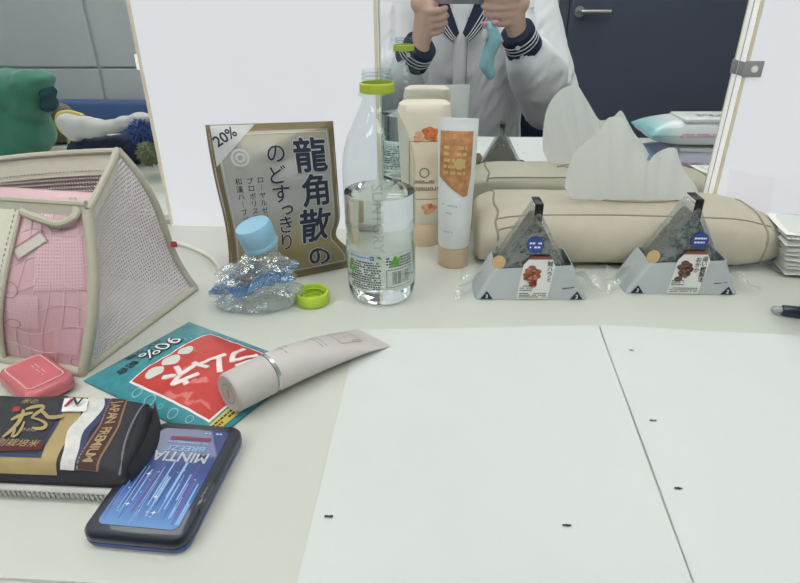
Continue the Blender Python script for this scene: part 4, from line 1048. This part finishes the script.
# net side, back and floor
def rside(u, v):
    p = bil(FBR, BBR, BTR, FTR, u, v); s = math.sin(math.pi * v) * math.sin(math.pi * u)
    p += Vector((-.012 * s, -.004 * s, 0)); 
    if u > 0: p += Vector((.012 * math.sin(math.pi * v), 0, 0)) * (1 - u) * 0
    k = math.sin(math.pi * v); p += Vector((.010 * k * (1 - u) ** 4, -.006 * k * (1 - u) ** 4, 0)); p.x += .030 * math.sin(math.pi * v) * (v - .38) * u ** 3
    return p
t.addw('side_net', grid(rside, 40, 40), m_wnet)
def backp(u, v):
    p = bil(BBL, BBR, BTR, BTL, u, v); p.x += .030 * math.sin(math.pi * v) * (v - .38) * u ** 3; p.y += .006 * math.sin(math.pi * u) * math.sin(math.pi * v); return p
t.addw('back_panel', grid(backp, 40, 40), m_bnet)
t.addw('left_panel', grid(lambda u, v: bil(FBL, BBL, BTL, FTL2, u, v), 16, 16), m_crm)
t.addw('floor_panel', grid(lambda u, v: bil(FBL, FBR, BBR, BBL, u, v), 16, 16), mat('white_vinyl', (220, 214, 214), .5))
rp = [front(1, k / 20, .001) for k in range(21)]
t.addw('piping', tube([front(k / 24, 0, .001) for k in range(25)] + rp[1:] , .0042, 10), m_pip)
t.addw('piping', tube([rside(1, k / 20) for k in range(21)], .0034, 10), m_pip)
t.addw('piping', tube([rside(k / 20, 0) for k in range(21)], .0030, 10), m_pip)
# canvas bands round the open mouth
def band_back(u, v): p = backp(u, 1); return p + Vector((.0, -.003 - .004 * v, -.019 * v + .003 * math.sin(math.pi * u)))
t.addw('rim_band', grid(band_back, 40, 4), m_crm)
t.addw('stitching', join(*[tube([band_back((k + .1) / 50, .78) - Vector((0, .0006, 0)), band_back((k + .6) / 50, .78) - Vector((0, .0006, 0))], .0004, 5) for k in range(50)]), m_st2)
t.addw('rim_piping', tube([band_back(k / 40, 0) for k in range(41)], .0026, 8), m_pip)
def band_front(u, v): p = front(u, 1); return p + Vector((0, -.003, -.012 * v + .004))
t.addw('rim_band', grid(band_front, 40, 4), m_crm)
t.addw('rim_piping', tube([front(k / 40, 1) + Vector((0, -.001, .005)) for k in range(41)], .0026, 8), m_pip)
# inner pink lining folded over the front lip, and the rolled webbing handle
def lining(u, v): p = front(L(.30, 1, u), 1); return p + Vector((0, .004 + .022 * v, .004 + .004 * math.sin(math.pi * v)))
t.addw('lining_fold', grid(lining, 24, 8), m_pv)
t.addw('handle', tube(catmull([front(.62, .985, .006), front(.74, .955, .007), front(.86, .935, .007), front(.95, .985, .005), front(.90, 1.0, .002) + Vector((0, .006, .006))], 6), .0030, 8), m_pip)
def topside(u, v):
    a = front(1, 1); b = backp(1, 1); p = a.lerp(b, u); return p + Vector((.004 * math.sin(math.pi * u), 0, .004 * math.sin(math.pi * u) - .012 * v))
t.addw('rim_band', grid(topside, 20, 4), m_crm)
t.addw('rim_piping', tube([topside(k / 20, 0) for k in range(21)], .0028, 8), m_pip)
tg = rside(1, .36)
t.addw('red_tag', box(tg + Vector((.004, -.002, 0)), (.008, .0012, .006), .0004), mat('red_tag', (190, 70, 78), .6))

# ---------------------------------------------------------------- white cord behind the pouch
cp = [P(150, 236), P(172, 243), P(196, 251), P(214, 262), P(222, 278), P(216, 292)]
cord = catmull([Vector((p.x, p.y, .0024)) for p in cp] , 8)
tag(mobj('power_cable', tube(cord, .0022, 8), mat('cord_white', (228, 226, 218), .5)), 'thin white cable curling out from behind the mesh pouch', 'cable')

# ================================================================ clothes heaped on the far end of the desk (seen in the left mirror)
def lump(name, label, cat, parts, m, base, voxel=.005, disp=.004, dsc=30, seed=1, extra=None):
    t = Thing(name, label, cat, base)
    t.addw('cloth', remesh(join(*parts), voxel, 5, disp, dsc, seed), m)
    return t
yg = .36
def rp_(u, v, y=yg): return RQ(u, v, y)
def blob(u, v, ru, rv, ry, y=yg):
    c = rp_(u, v, y); k = (rp_(u + 10, v, y) - c).length / 10; return ball(c, (ru * k, ry, rv * k))
def onto(parts):   # keep everything above the desk top
    return [([Vector((p.x, p.y, max(p.z, .001))) for p in s[0]], s[1]) for s in parts]
m_grn = mat('green_fleece', (66, 128, 108), .9, vary=.08, scale=30, sheen=.3); m_dkt = mat('dark_teal', (38, 76, 82), .9)
g0 = rp_(22, 150); g0.z = 0
t = lump('green_sweater', 'folded green sweater heaped on the desk, seen in the mirror', 'clothing', onto([blob(14, 92, 26, 22, .05), blob(33, 84, 16, 14, .045), blob(44, 80, 8, 6, .03), blob(8, 125, 34, 30, .06), blob(30, 130, 18, 26, .055), blob(-8, 150, 40, 30, .06), blob(20, 152, 26, 20, .055), blob(34, 104, 13, 16, .05)]), m_grn, g0)
t.addw('cuff', remesh(join(*onto([blob(48, 92, 5, 8, .025), blob(50, 104, 6, 7, .025)])), .004, 4, .003, 50, 2), m_dkt)
m_tau = mat('taupe_knit', (120, 112, 102), .95, vary=.1, scale=50)
g1 = rp_(62, 150, .26); g1.z = 0
lump('taupe_garment', 'crumpled taupe garment beside the green sweater, seen in the mirror', 'clothing', onto([blob(58, 114, 14, 11, .03, .26), blob(60, 136, 13, 14, .035, .26), blob(68, 136, 11, 10, .03, .26), blob(62, 152, 18, 10, .035, .26)]), m_tau, g1, seed=3)
m_nv = mat('navy_cloth', (40, 48, 72), .9, vary=.15, scale=40)
g2 = rp_(110, 160, .40); g2.z = 0
lump('navy_garment', 'crumpled navy garment under the white one, seen in the mirror', 'clothing', onto([blob(96, 150, 26, 14, .04, .40), blob(122, 148, 24, 14, .04, .40), blob(146, 146, 18, 14, .04, .40), blob(112, 162, 40, 12, .045, .40)]), m_nv, g2, seed=4)
m_wh = mat('white_knit', (206, 206, 204), .9, vary=.04, scale=40)
g3 = rp_(90, 140, .43); g3.z = max(0, g3.z - .01)
pts = [(66, 122, 9, 9), (74, 128, 11, 13), (86, 127, 12, 11), (98, 128, 12, 9), (112, 126, 12, 7), (126, 122, 12, 6), (140, 118, 11, 5)]
t = lump('white_garment', 'white garment with yellow trim on the navy clothes, seen in the mirror', 'clothing', [blob(u, v, a, b, .018, .43) for u, v, a, b in pts], m_wh, g3, voxel=.004, disp=.0025, seed=5)
trim = catmull([rp_(84, 116, .412), rp_(70, 112, .408), rp_(59, 114, .408), rp_(57, 122, .408), rp_(62, 131, .408), rp_(69, 137, .408), rp_(70, 146, .410)], 6)
t.addw('trim', tube(trim, .0035, 8), mat('yellow_trim', (222, 206, 110), .8))
def furry(name, label, u, v, y, rgb, r, seed):
    c = rp_(u, v, y); c.z = max(c.z, r * .8); t = Thing(name, label, 'plush', (c.x, c.y, 0))
    rr = random.Random(seed); sh = [ball(c, (r * .8, r * .8, r * .8))]
    for _ in range(260):
        d = Vector((rr.gauss(0, 1), rr.gauss(0, 1), rr.gauss(0, 1))).normalized(); q = c + d * r * .7; e = c + d * r * rr.uniform(1.0, 1.35) + Vector((0, 0, -.003))
        e.z = max(e.z, .001); q.z = max(q.z, .001)
        sh.append(tube([q, e], [.0022, .0004], 4))
    t.addw('fur', join(*sh), mat(name + '_fur', rgb, .9, vary=.2, scale=80))
furry('blue_fur_charm', 'fluffy blue fur ball on the navy clothes, seen in the mirror', 140, 130, .47, (72, 96, 150), .017, 1)
furry('olive_fur_charm', 'fluffy olive fur ball beside the lit panel, seen in the mirror', 148, 152, .50, (120, 128, 100), .016, 2)

# ================================================================ furniture behind the photographer
m_blue = mat('blue_vinyl', (84, 112, 160), .5, vary=.05, scale=6)
bx0, bx1 = XL + .05, -1.15
t = Thing('bench', 'long blue vinyl bench against the grey partition, seen in the mirror', 'bench', ((bx0 + bx1) / 2, -1.68, FLOOR))
zt_ = RQ(100, 101, -1.9).z
t.addw('backrest', box(((bx0 + bx1) / 2, -1.92, zt_ - .13), (bx1 - bx0, .10, .26), .02, 3), m_blue)
for k in range(2): t.addw('seat', box((L(bx0, bx1, (k + .5) / 2), -1.66, zt_ - .30), ((bx1 - bx0) / 2 - .01, .50, .12), .025, 3), m_blue)
for x in (bx0 + .08, bx1 - .08):
    for y in (-1.48, -1.86): t.addw('leg', tube([(x, y, FLOOR), (x, y, zt_ - .35)], .02, 10), m_black)
m_lock = mat('locker_steel', (70, 74, 82), .45, .2, vary=.03)
t = Thing('steel_locker', 'dark grey two-door steel locker against the back wall, behind the person', 'locker', (-.36, YB + .20, FLOOR))
t.addw('body', box((-.36, YB + .20, FLOOR + .95), (.80, .36, 1.9), .004), m_lock, False)
for k in (-1, 1):
    dd = t.addw('door', box((-.36 + k * .197, YB + .388, FLOOR + .95), (.385, .016, 1.82), .004), m_lock)
    t.addw('handle', box((-.36 + k * .03, YB + .402, FLOOR + 1.0), (.018, .014, .12), .004), m_steel, parent=dd)

# ---------------------------------------------------------------- office chair
CX = .065
m_chn = mat('navy_chair_fabric', (44, 54, 84), .85, vary=.06, scale=300)
t = Thing('office_chair', 'navy fabric office chair under the person, seen in the mirror', 'chair', (CX, -.42, FLOOR))
def chb(u, v, k):
    x = CX + (u - .5) * .52; z = -.16 + v * .40; e = (1 - abs(2 * u - 1) ** 5) * (1 - abs(2 * v - 1) ** 5)
    rx = 1 - .10 * max(0, v - .6) ** 2 * 6
    return Vector((CX + (x - CX) * rx, -.505 + .03 * (1 - abs(2 * u - 1) ** 2) * -1 + (k * .024 * max(0, e) ** .4), z - .05 * (abs(2 * u - 1) ** 4) * v))
a = grid(lambda u, v: chb(u, v, 1), 24, 20); b = grid(lambda u, v: chb(u, v, -1), 24, 20)
t.addw('backrest', join(a[:2], b[:2]), m_chn)
t.addw('seat', box((CX, -.30, -.315), (.48, .46, .07), .03, 3), m_chn)
t.addw('back_bracket', tube([(CX, -.40, -.36), (CX, -.57, -.35), (CX, -.575, -.10)], .018, 8), m_black)
t.addw('column', tube([(CX, -.30, FLOOR + .10), (CX, -.30, -.345)], .025, 12), m_black)
for k in range(5):
    a_ = 2 * math.pi * k / 5 + .3; ex = (CX + .27 * math.cos(a_), -.30 + .27 * math.sin(a_), FLOOR + .065)
    lg = t.addw('leg', tube([(CX, -.30, FLOOR + .10), ex], [.022, .014], 8), m_black)
    t.addw('caster', xf(lathe([(.0, -.012), (.024, -.012), (.026, 0), (.024, .012), (.0, .012)], 16), Matrix.Translation((ex[0], ex[1], FLOOR + .0265)) @ Matrix.Rotation(a_, 4, 'Z') @ Matrix.Rotation(math.pi / 2, 4, 'X')), m_black, parent=lg)

# ================================================================ the person taking the photograph (seen in the mirror)
camx, camu, camv = RC.col[0].copy(), RC.col[1].copy(), -RC.col[2].copy()
C0 = Vector((0, 0, CAM_H))
BX = .045
hip, waist, chest, neckb = Vector((BX, -.365, -.215)), Vector((BX, -.36, -.06)), Vector((BX, -.345, .12)), Vector((BX, -.345, .30))
head = Vector((BX, -.315, .475))
shR, elR, wrR = Vector((BX + .165, -.335, .255)), Vector((.268, -.155, .012)), Vector((.163, -.042, .176))
shL, elL, wrL = Vector((BX - .165, -.335, .255)), Vector((-.150, -.160, .000)), Vector((-.050, -.045, .148))
m_skin = mat('skin', (226, 188, 172), .55, vary=.05, scale=40)
m_hair = mat('dark_hair', (46, 38, 36), .5, vary=.2, scale=200)
def finger(p, r0=.0088, r1=.0066):
    return join(*[cyl_seg(p[i], p[i + 1], L(r0, r1, i / (len(p) - 1)), L(r0, r1, (i + 1) / (len(p) - 1)), 10) for i in range(len(p) - 1)])
def hand(wr, px, sgn):
    """sgn +1: hand at the +x end of the phone; fingers wrap the end and the lower edge on the lens side"""
    pb = lambda a, b, c: C0 + camx * a + camu * b + camv * c      # phone space: along, up, towards the mirror
    palm = pb(px + sgn * .012, -.052, -.012)
    sh = [cyl_seg(wr, palm, .021, .026), cyl_seg(palm + Vector((sgn * .012, 0, .012)), palm + Vector((-sgn * .008, 0, -.010)), .024, .022)]
    k0 = pb(px + sgn * .018, -.040, .006)
    for i in range(4):
        b0 = -.016 - i * .0175
        if sgn < 0: b0 = -.044 - i * .0165
        kn = pb(px + sgn * .018, b0 - .002, .004); ln_ = (1., 1.08, 1.0, .80)[i]
        p1 = pb(px - sgn * .010 * ln_, b0, .0150); p2 = pb(px - sgn * .030 * ln_, b0 + .001, .0155); p3 = pb(px - sgn * .046 * ln_, b0 + .002, .0135)
        if sgn < 0:      # keep the lens free: these fingers curl under the lower edge
            p1 = pb(px - sgn * .004, b0, .012); p2 = pb(px - sgn * .018 * ln_, b0 + .002, .012); p3 = pb(px - sgn * .030 * ln_, b0 + .004, .006)
        sh.append(finger([palm + (kn - palm) * .4, kn, p1, p2, p3]))
    th = [palm, pb(px + sgn * .008, -.040, -.024), pb(px - sgn * .008, -.022, -.026), pb(px - sgn * .022, -.010, -.024)]
    sh.append(finger(th, .0115, .0080))
    return join(*sh)
hR, hL = hand(wrR, .134, 1), hand(wrL, -.026, -1)
def arm(s, e, w_): return join(cyl_seg(s, e, .042, .035), cyl_seg(e, w_, .034, .022))
# head: skull, jaw, nose, ears, lips, brow
hd = [ball(head + Vector((0, -.012, .030)), (.074, .092, .085)), ball(head + Vector((0, .030, -.050)), (.052, .052, .058)), ball(head + Vector((0, .045, -.080)), (.026, .026, .020)),
      cyl_seg(head + Vector((0, .088, .010)), head + Vector((0, .100, -.022)), .007, .012), ball(head + Vector((.012, .090, -.026)), (.008,) * 3), ball(head + Vector((-.012, .090, -.026)), (.008,) * 3)]
for s in (-1, 1):
    hd += [ball(head + Vector((s * .076, -.008, -.010)), (.009, .020, .032)), ball(head + Vector((s * .032, .070, .018)), (.024, .012, .012)), ball(head + Vector((s * .040, .058, -.030)), (.024, .022, .022))]
hd += [ball(head + Vector((0, .080, -.055)), (.022, .010, .006)), ball(head + Vector((0, .079, -.064)), (.019, .010, .006))]
parts = hd + [cyl_seg(neckb + Vector((0, -.01, -.02)), head + Vector((0, -.02, -.06)), .056, .052)]
parts += [cyl_seg(hip, waist, .115, .10), cyl_seg(waist, chest, .10, .105), cyl_seg(chest, neckb - Vector((0, 0, .06)), .10, .07), cyl_seg(shL, shR, .048, .048)]
parts += [arm(shR, elR, wrR), arm(shL, elL, wrL), hR, hL]
kneeR, kneeL = Vector((BX + .12, .06, -.225)), Vector((BX - .12, .06, -.225))
ankR, ankL = Vector((BX + .12, .02, FLOOR + .085)), Vector((BX - .12, .02, FLOOR + .085))
for kn, an, s in ((kneeR, ankR, 1), (kneeL, ankL, -1)):
    parts += [cyl_seg(hip + Vector((s * .085, .02, -.01)), kn, .075, .055), cyl_seg(kn, an, .054, .036), cyl_seg(an + Vector((0, 0, -.045)), an + Vector((0, .14, -.052)), .035, .026)]
pt = Thing('person', 'seated person in white sailor-collar jacket holding up a phone, seen in the mirror', 'person', (BX, -.36, FLOOR))
pt.addw('body', remesh(join(*parts), .0034, 3), m_skin)
# face details
m_eye = mat('eye_white', (235, 235, 232), .3); m_iris = mat('iris', (50, 38, 32), .3); m_lip = mat('lips', (186, 110, 104), .5)
for s in (-1, 1):
    ey = pt.addw('eye', ball(head + Vector((s * .031, .073, .004)), (.0135, .008, .0075)), m_eye)
    pt.addw('iris', ball(head + Vector((s * .031, .0795, .004)), (.0055, .003, .0055)), m_iris, parent=ey)
    pt.addw('eyebrow', tube([head + Vector((s * .014, .083, .024)), head + Vector((s * .032, .083, .029)), head + Vector((s * .050, .070, .024))], [.003, .003, .0012], 6), m_hair)
pt.addw('lips', join(ball(head + Vector((0, .088, -.056)), (.020, .004, .0045)), ball(head + Vector((0, .087, -.063)), (.017, .004, .005))), m_lip)
hair = [ball(head + Vector((0, -.030, .045)), (.086, .092, .086)), ball(head + Vector((0, -.065, -.04)), (.078, .055, .11)), ball(head + Vector((0, .050, .085)), (.060, .035, .025))]
for s in (-1, 1): hair += [cyl_seg(head + Vector((s * .070, .02, .05)), head + Vector((s * .080, -.02, -.14)), .022, .018), cyl_seg(head + Vector((s * .04, .066, .078)), head + Vector((s * .068, .045, .03)), .016, .012)]
pt.addw('hair', remesh(join(*hair), .005, 4, .003, 60, 2), m_hair)

# jacket: body and full sleeves in one skin
m_jk = mat('off_white_jacket', (234, 234, 238), .85, vary=.03, scale=20, sheen=.2); m_nvk = mat('navy_knit', (44, 52, 74), .9, vary=.06, scale=200); m_ws = mat('white_stripe', (228, 230, 234), .8)
def torso_ring(z, a, b, cy): return [(BX + a * math.cos(2 * math.pi * j / 40), cy + b * math.copysign(abs(math.sin(2 * math.pi * j / 40)) ** .85, math.sin(2 * math.pi * j / 40)), z) for j in range(40)]
tor = loft([torso_ring(-.285, .185, .135, -.36), torso_ring(-.20, .195, .145, -.36), torso_ring(-.08, .182, .132, -.355), torso_ring(.06, .182, .128, -.35), torso_ring(.16, .188, .122, -.345), torso_ring(.24, .182, .098, -.345), torso_ring(.285, .140, .078, -.345), torso_ring(.31, .075, .062, -.345)])
def sleeve(s, e, w_, cuffk=.86):
    c = e.lerp(w_, cuffk); d = (w_ - e).normalized()
    pts = [s, s.lerp(e, .35), s.lerp(e, .75), e, e.lerp(w_, .35), e.lerp(w_, .62), e.lerp(w_, .78), c]
    rad = [.070, .074, .074, .072, .066, .057, .041, .026]
    return join(*[cyl_seg(pts[i], pts[i + 1], rad[i], rad[i + 1], 18) for i in range(len(pts) - 2)], tube([pts[-2], pts[-1]], [rad[-2], rad[-1]], 18))
jk = remesh(join(tor, sleeve(shR, elR, wrR), sleeve(shL, elL, wrL)), .006, 5)
def folds(p):
    d = min((p - (elR.lerp(wrR, .5))).length, (p - elL.lerp(wrL, .5)).length)
    k = max(0, 1 - d / .20)
    q = p + Vector((0, 0, 0))
    n1 = noise.noise(Vector((p.x * 16 + p.z * 8, p.y * 10, p.z * 7 - p.x * 5)))
    n2 = noise.noise(Vector((p.x * 34 - p.z * 18, p.y * 22 + 4, p.z * 16)))
    return n1 * (.009 + .011 * k) - abs(n2) * (.006 + .010 * k)
me_c = Vector((BX, -.35, 0))
V = []
for p in jk[0]:
    ax0 = Vector((BX, -.35, p.z)); out = (p - ax0)
    if p.x > BX + .17: out = p - Vector((elR.lerp(shR, max(0, min(1, (p.z - elR.z) / (shR.z - elR.z)))).x, elR.lerp(wrR, .3).y - .02, p.z))
    elif p.x < BX - .17: out = p - Vector((elL.lerp(shL, max(0, min(1, (p.z - elL.z) / (shL.z - elL.z)))).x, elL.lerp(wrL, .3).y - .02, p.z))
    V.append(p + out.normalized() * folds(p) if out.length > 1e-4 else p)
jack = pt.addw('jacket', (V, jk[1]), m_jk)
# front placket
def chestpt(x, z, lift):
    a, b, cy = .184, .128, -.35
    for (z0, a0, b0, c0_), (z1, a1, b1, c1_) in zip(((-.285, .185, .135, -.36), (-.08, .182, .132, -.355), (.06, .182, .128, -.35), (.16, .188, .122, -.345), (.24, .182, .098, -.345), (.285, .14, .078, -.345)), ((-.08, .182, .132, -.355), (.06, .182, .128, -.35), (.16, .188, .122, -.345), (.24, .182, .098, -.345), (.285, .14, .078, -.345), (.31, .075, .062, -.345))):
        if z0 <= z <= z1: f = (z - z0) / (z1 - z0); a, b, cy = L(a0, a1, f), L(b0, b1, f), L(c0_, c1_, f)
    k = max(-.97, min(.97, x / a)); return Vector((BX + x, cy + b * (1 - k * k) ** .42 + lift, z))
pt.addw('placket', grid(lambda u, v: chestpt(L(-.016, .016, u), L(-.22, .20, v), .009 - .004 * abs(2 * u - 1) ** 4), 8, 40), m_jk, parent=jack)
pt.addw('placket_seam', tube([chestpt(.017, L(-.22, .20, k / 20), .008) for k in range(21)], .0012, 6), mat('jacket_seam', (160, 160, 170), .9), parent=jack)
# sailor collar: two navy lapels meeting on the chest, with white stripes, and the back flap
for s in (-1, 1):
    def lap(u, v):
        z = L(.165, .300, v); x0 = s * L(.004, .060, v); x1 = s * L(.020, .125, v ** .8)
        return chestpt(L(x0, x1, u), z - .02 * u, .010)
    cl = pt.addw('collar', grid(lap, 10, 16), m_nvk, parent=None)
    for q in (.55, .72, .88):
        pt.addw('stripe', tube([lap(q, k / 16) + Vector((0, .0012, 0)) for k in range(17)], .0013, 5), m_ws, parent=cl)
pt.addw('back_collar', grid(lambda u, v: Vector((BX + L(-.14, .14, u), -.345 - .075 - .05 * (1 - abs(2 * u - 1) ** 2) * .6 - .01 - .02 * v, L(.30, .14, v) - .03 * abs(2 * u - 1) ** 2)), 16, 10), m_nvk)
# cuffs with stripes and buttons
for e, w_ in ((elR, wrR), (elL, wrL)):
    d = (w_ - e).normalized(); c0_, c1_ = e.lerp(w_, .78), e.lerp(w_, 1.03)
    cf = pt.addw('cuff', tube([c0_, c0_ + d * .002, c0_.lerp(c1_, .5), c1_ - d * .002, c1_], [.039, .0412, .0396, .0380, .030], 28), m_nvk)
    for q in (.40, .56, .72):
        c = c0_.lerp(c1_, q); up_ = d.orthogonal().normalized(); w2 = d.cross(up_)
        pt.addw('stripe', tube([c + (up_ * math.cos(a) + w2 * math.sin(a)) * .0396 for a in [i * math.pi / 14 for i in range(28)]], .0014, 5, True), m_ws, parent=cf)
    fr = Vector((-.35, 1, 0)); fr = (fr - d * fr.dot(d)).normalized()
    for q in (.28, .78):
        c = c0_.lerp(c1_, q) + fr * .0420
        pt.addw('button', xf(lathe([(.0, -.001), (.0052, -.001), (.0056, .0006), (.0048, .0016), (.0036, .0010), (.0, .0010)], 16), Matrix.Translation(c) @ fr.to_track_quat('Z', 'Y').to_matrix().to_4x4()), mat('white_button', (232, 232, 232), .35), parent=cf)
# trousers and shoes
m_tr = mat('navy_trousers', (46, 50, 64), .85)
lg = [cyl_seg(hip + Vector((0, .0, -.02)), hip + Vector((0, .03, -.03)), .135, .13)]
for kn, an, s in ((kneeR, ankR, 1), (kneeL, ankL, -1)): lg += [cyl_seg(hip + Vector((s * .085, .02, -.01)), kn, .088, .066), cyl_seg(kn, an, .064, .050)]
pt.addw('trousers', remesh(join(*lg), .008, 4), m_tr)
for an in (ankR, ankL):
    q = join(cyl_seg(an + Vector((0, -.02, -.042)), an + Vector((0, .15, -.052)), .047, .036), ball(an + Vector((0, 0, -.03)), (.046, .055, .05)))
    pt.addw('shoe', remesh(([Vector((p.x, p.y, max(p.z, FLOOR + .001))) for p in q[0]], q[1]), .006, 3), m_white)

# ---------------------------------------------------------------- phone held at the camera's place, with its charm
pc = C0 + camx * .057 - camv * .0065
M = Matrix.Translation(pc) @ Matrix((camx, camu, camv)).transposed().to_4x4()
t = Thing('phone', 'silver smartphone held sideways in both hands, seen in the mirror', 'phone', pc)
m_ph = mat('phone_silver', (190, 192, 198), .3, .4); m_lens = mat('lens_black', (20, 20, 24), .1, coat=.6)
t.addw('body', xf(loft([rrect(.074, .0355, .008, -.0040), rrect(.0750, .0365, .008, -.0030), rrect(.0750, .0365, .008, .0030), rrect(.074, .0355, .008, .0040)]), M), m_ph)
t.addw('screen', xf(loft([rrect(.072, .0335, .006, -.0043), rrect(.072, .0335, .006, -.0041)]), M), m_lens)
cmod = t.addw('camera_module', xf(loft([rrect(.012, .016, .005, .0040), rrect(.012, .016, .005, .0048)]), M @ Matrix.Translation((-.057, -.004, 0))), m_ph)
for q in (-.012,): t.addw('lens_ring', xf(lathe([(.0036, .0047), (.0052, .0047), (.0050, .0055), (.0038, .0055)], 20), M @ Matrix.Translation((-.057, q, 0))), m_lens, parent=cmod)
ca_ = C0 + camx * .098 - camu * .038 - camv * .004
cz = [RQ(489, 28, .0), RQ(494, 40, .0), RQ(488, 52, .0), RQ(486, 64, .0), RQ(490, 74, .0)]
yc_ = .018
for p in cz: p.y = yc_
top = cz[0] + Vector((0, 0, .006))
ct_ = Thing('phone_charm', 'long teal plush charm hanging from the phone, seen in the mirror', 'charm', (top.x, yc_, top.z))
ct_.addw('strap', tube(catmull([ca_, ca_.lerp(top, .5) + Vector((.004, .006, 0)), top], 6), .0015, 6), mat('strap_grey', (176, 186, 192), .6))
rad = [.015, .017, .015, .016, .010]
ct_.addw('plush', remesh(join(*[cyl_seg(cz[i], cz[i + 1], rad[i], rad[i + 1]) for i in range(4)]), .0025, 4, .0015, 90, 3), mat('teal_plush', (150, 200, 210), .9, vary=.08, scale=80, sheen=.4))
ct_.addw('bow', join(ball(top + Vector((-.012, .010, .004)), (.008, .005, .005)), ball(top + Vector((.010, .011, .006)), (.008, .005, .005))), mat('pink_felt', (220, 160, 180), .9))
ct_.addw('pale_patch', ball(cz[0] + Vector((-.010, .010, -.012)), (.007, .006, .013)), mat('pale_felt', (224, 216, 214), .9))
for k, z in enumerate((.0, -.012)): ct_.addw('bead', ball(cz[1] + Vector((.015, .008, z)), (.0032,) * 3), mat('pink_felt', (220, 160, 180)))
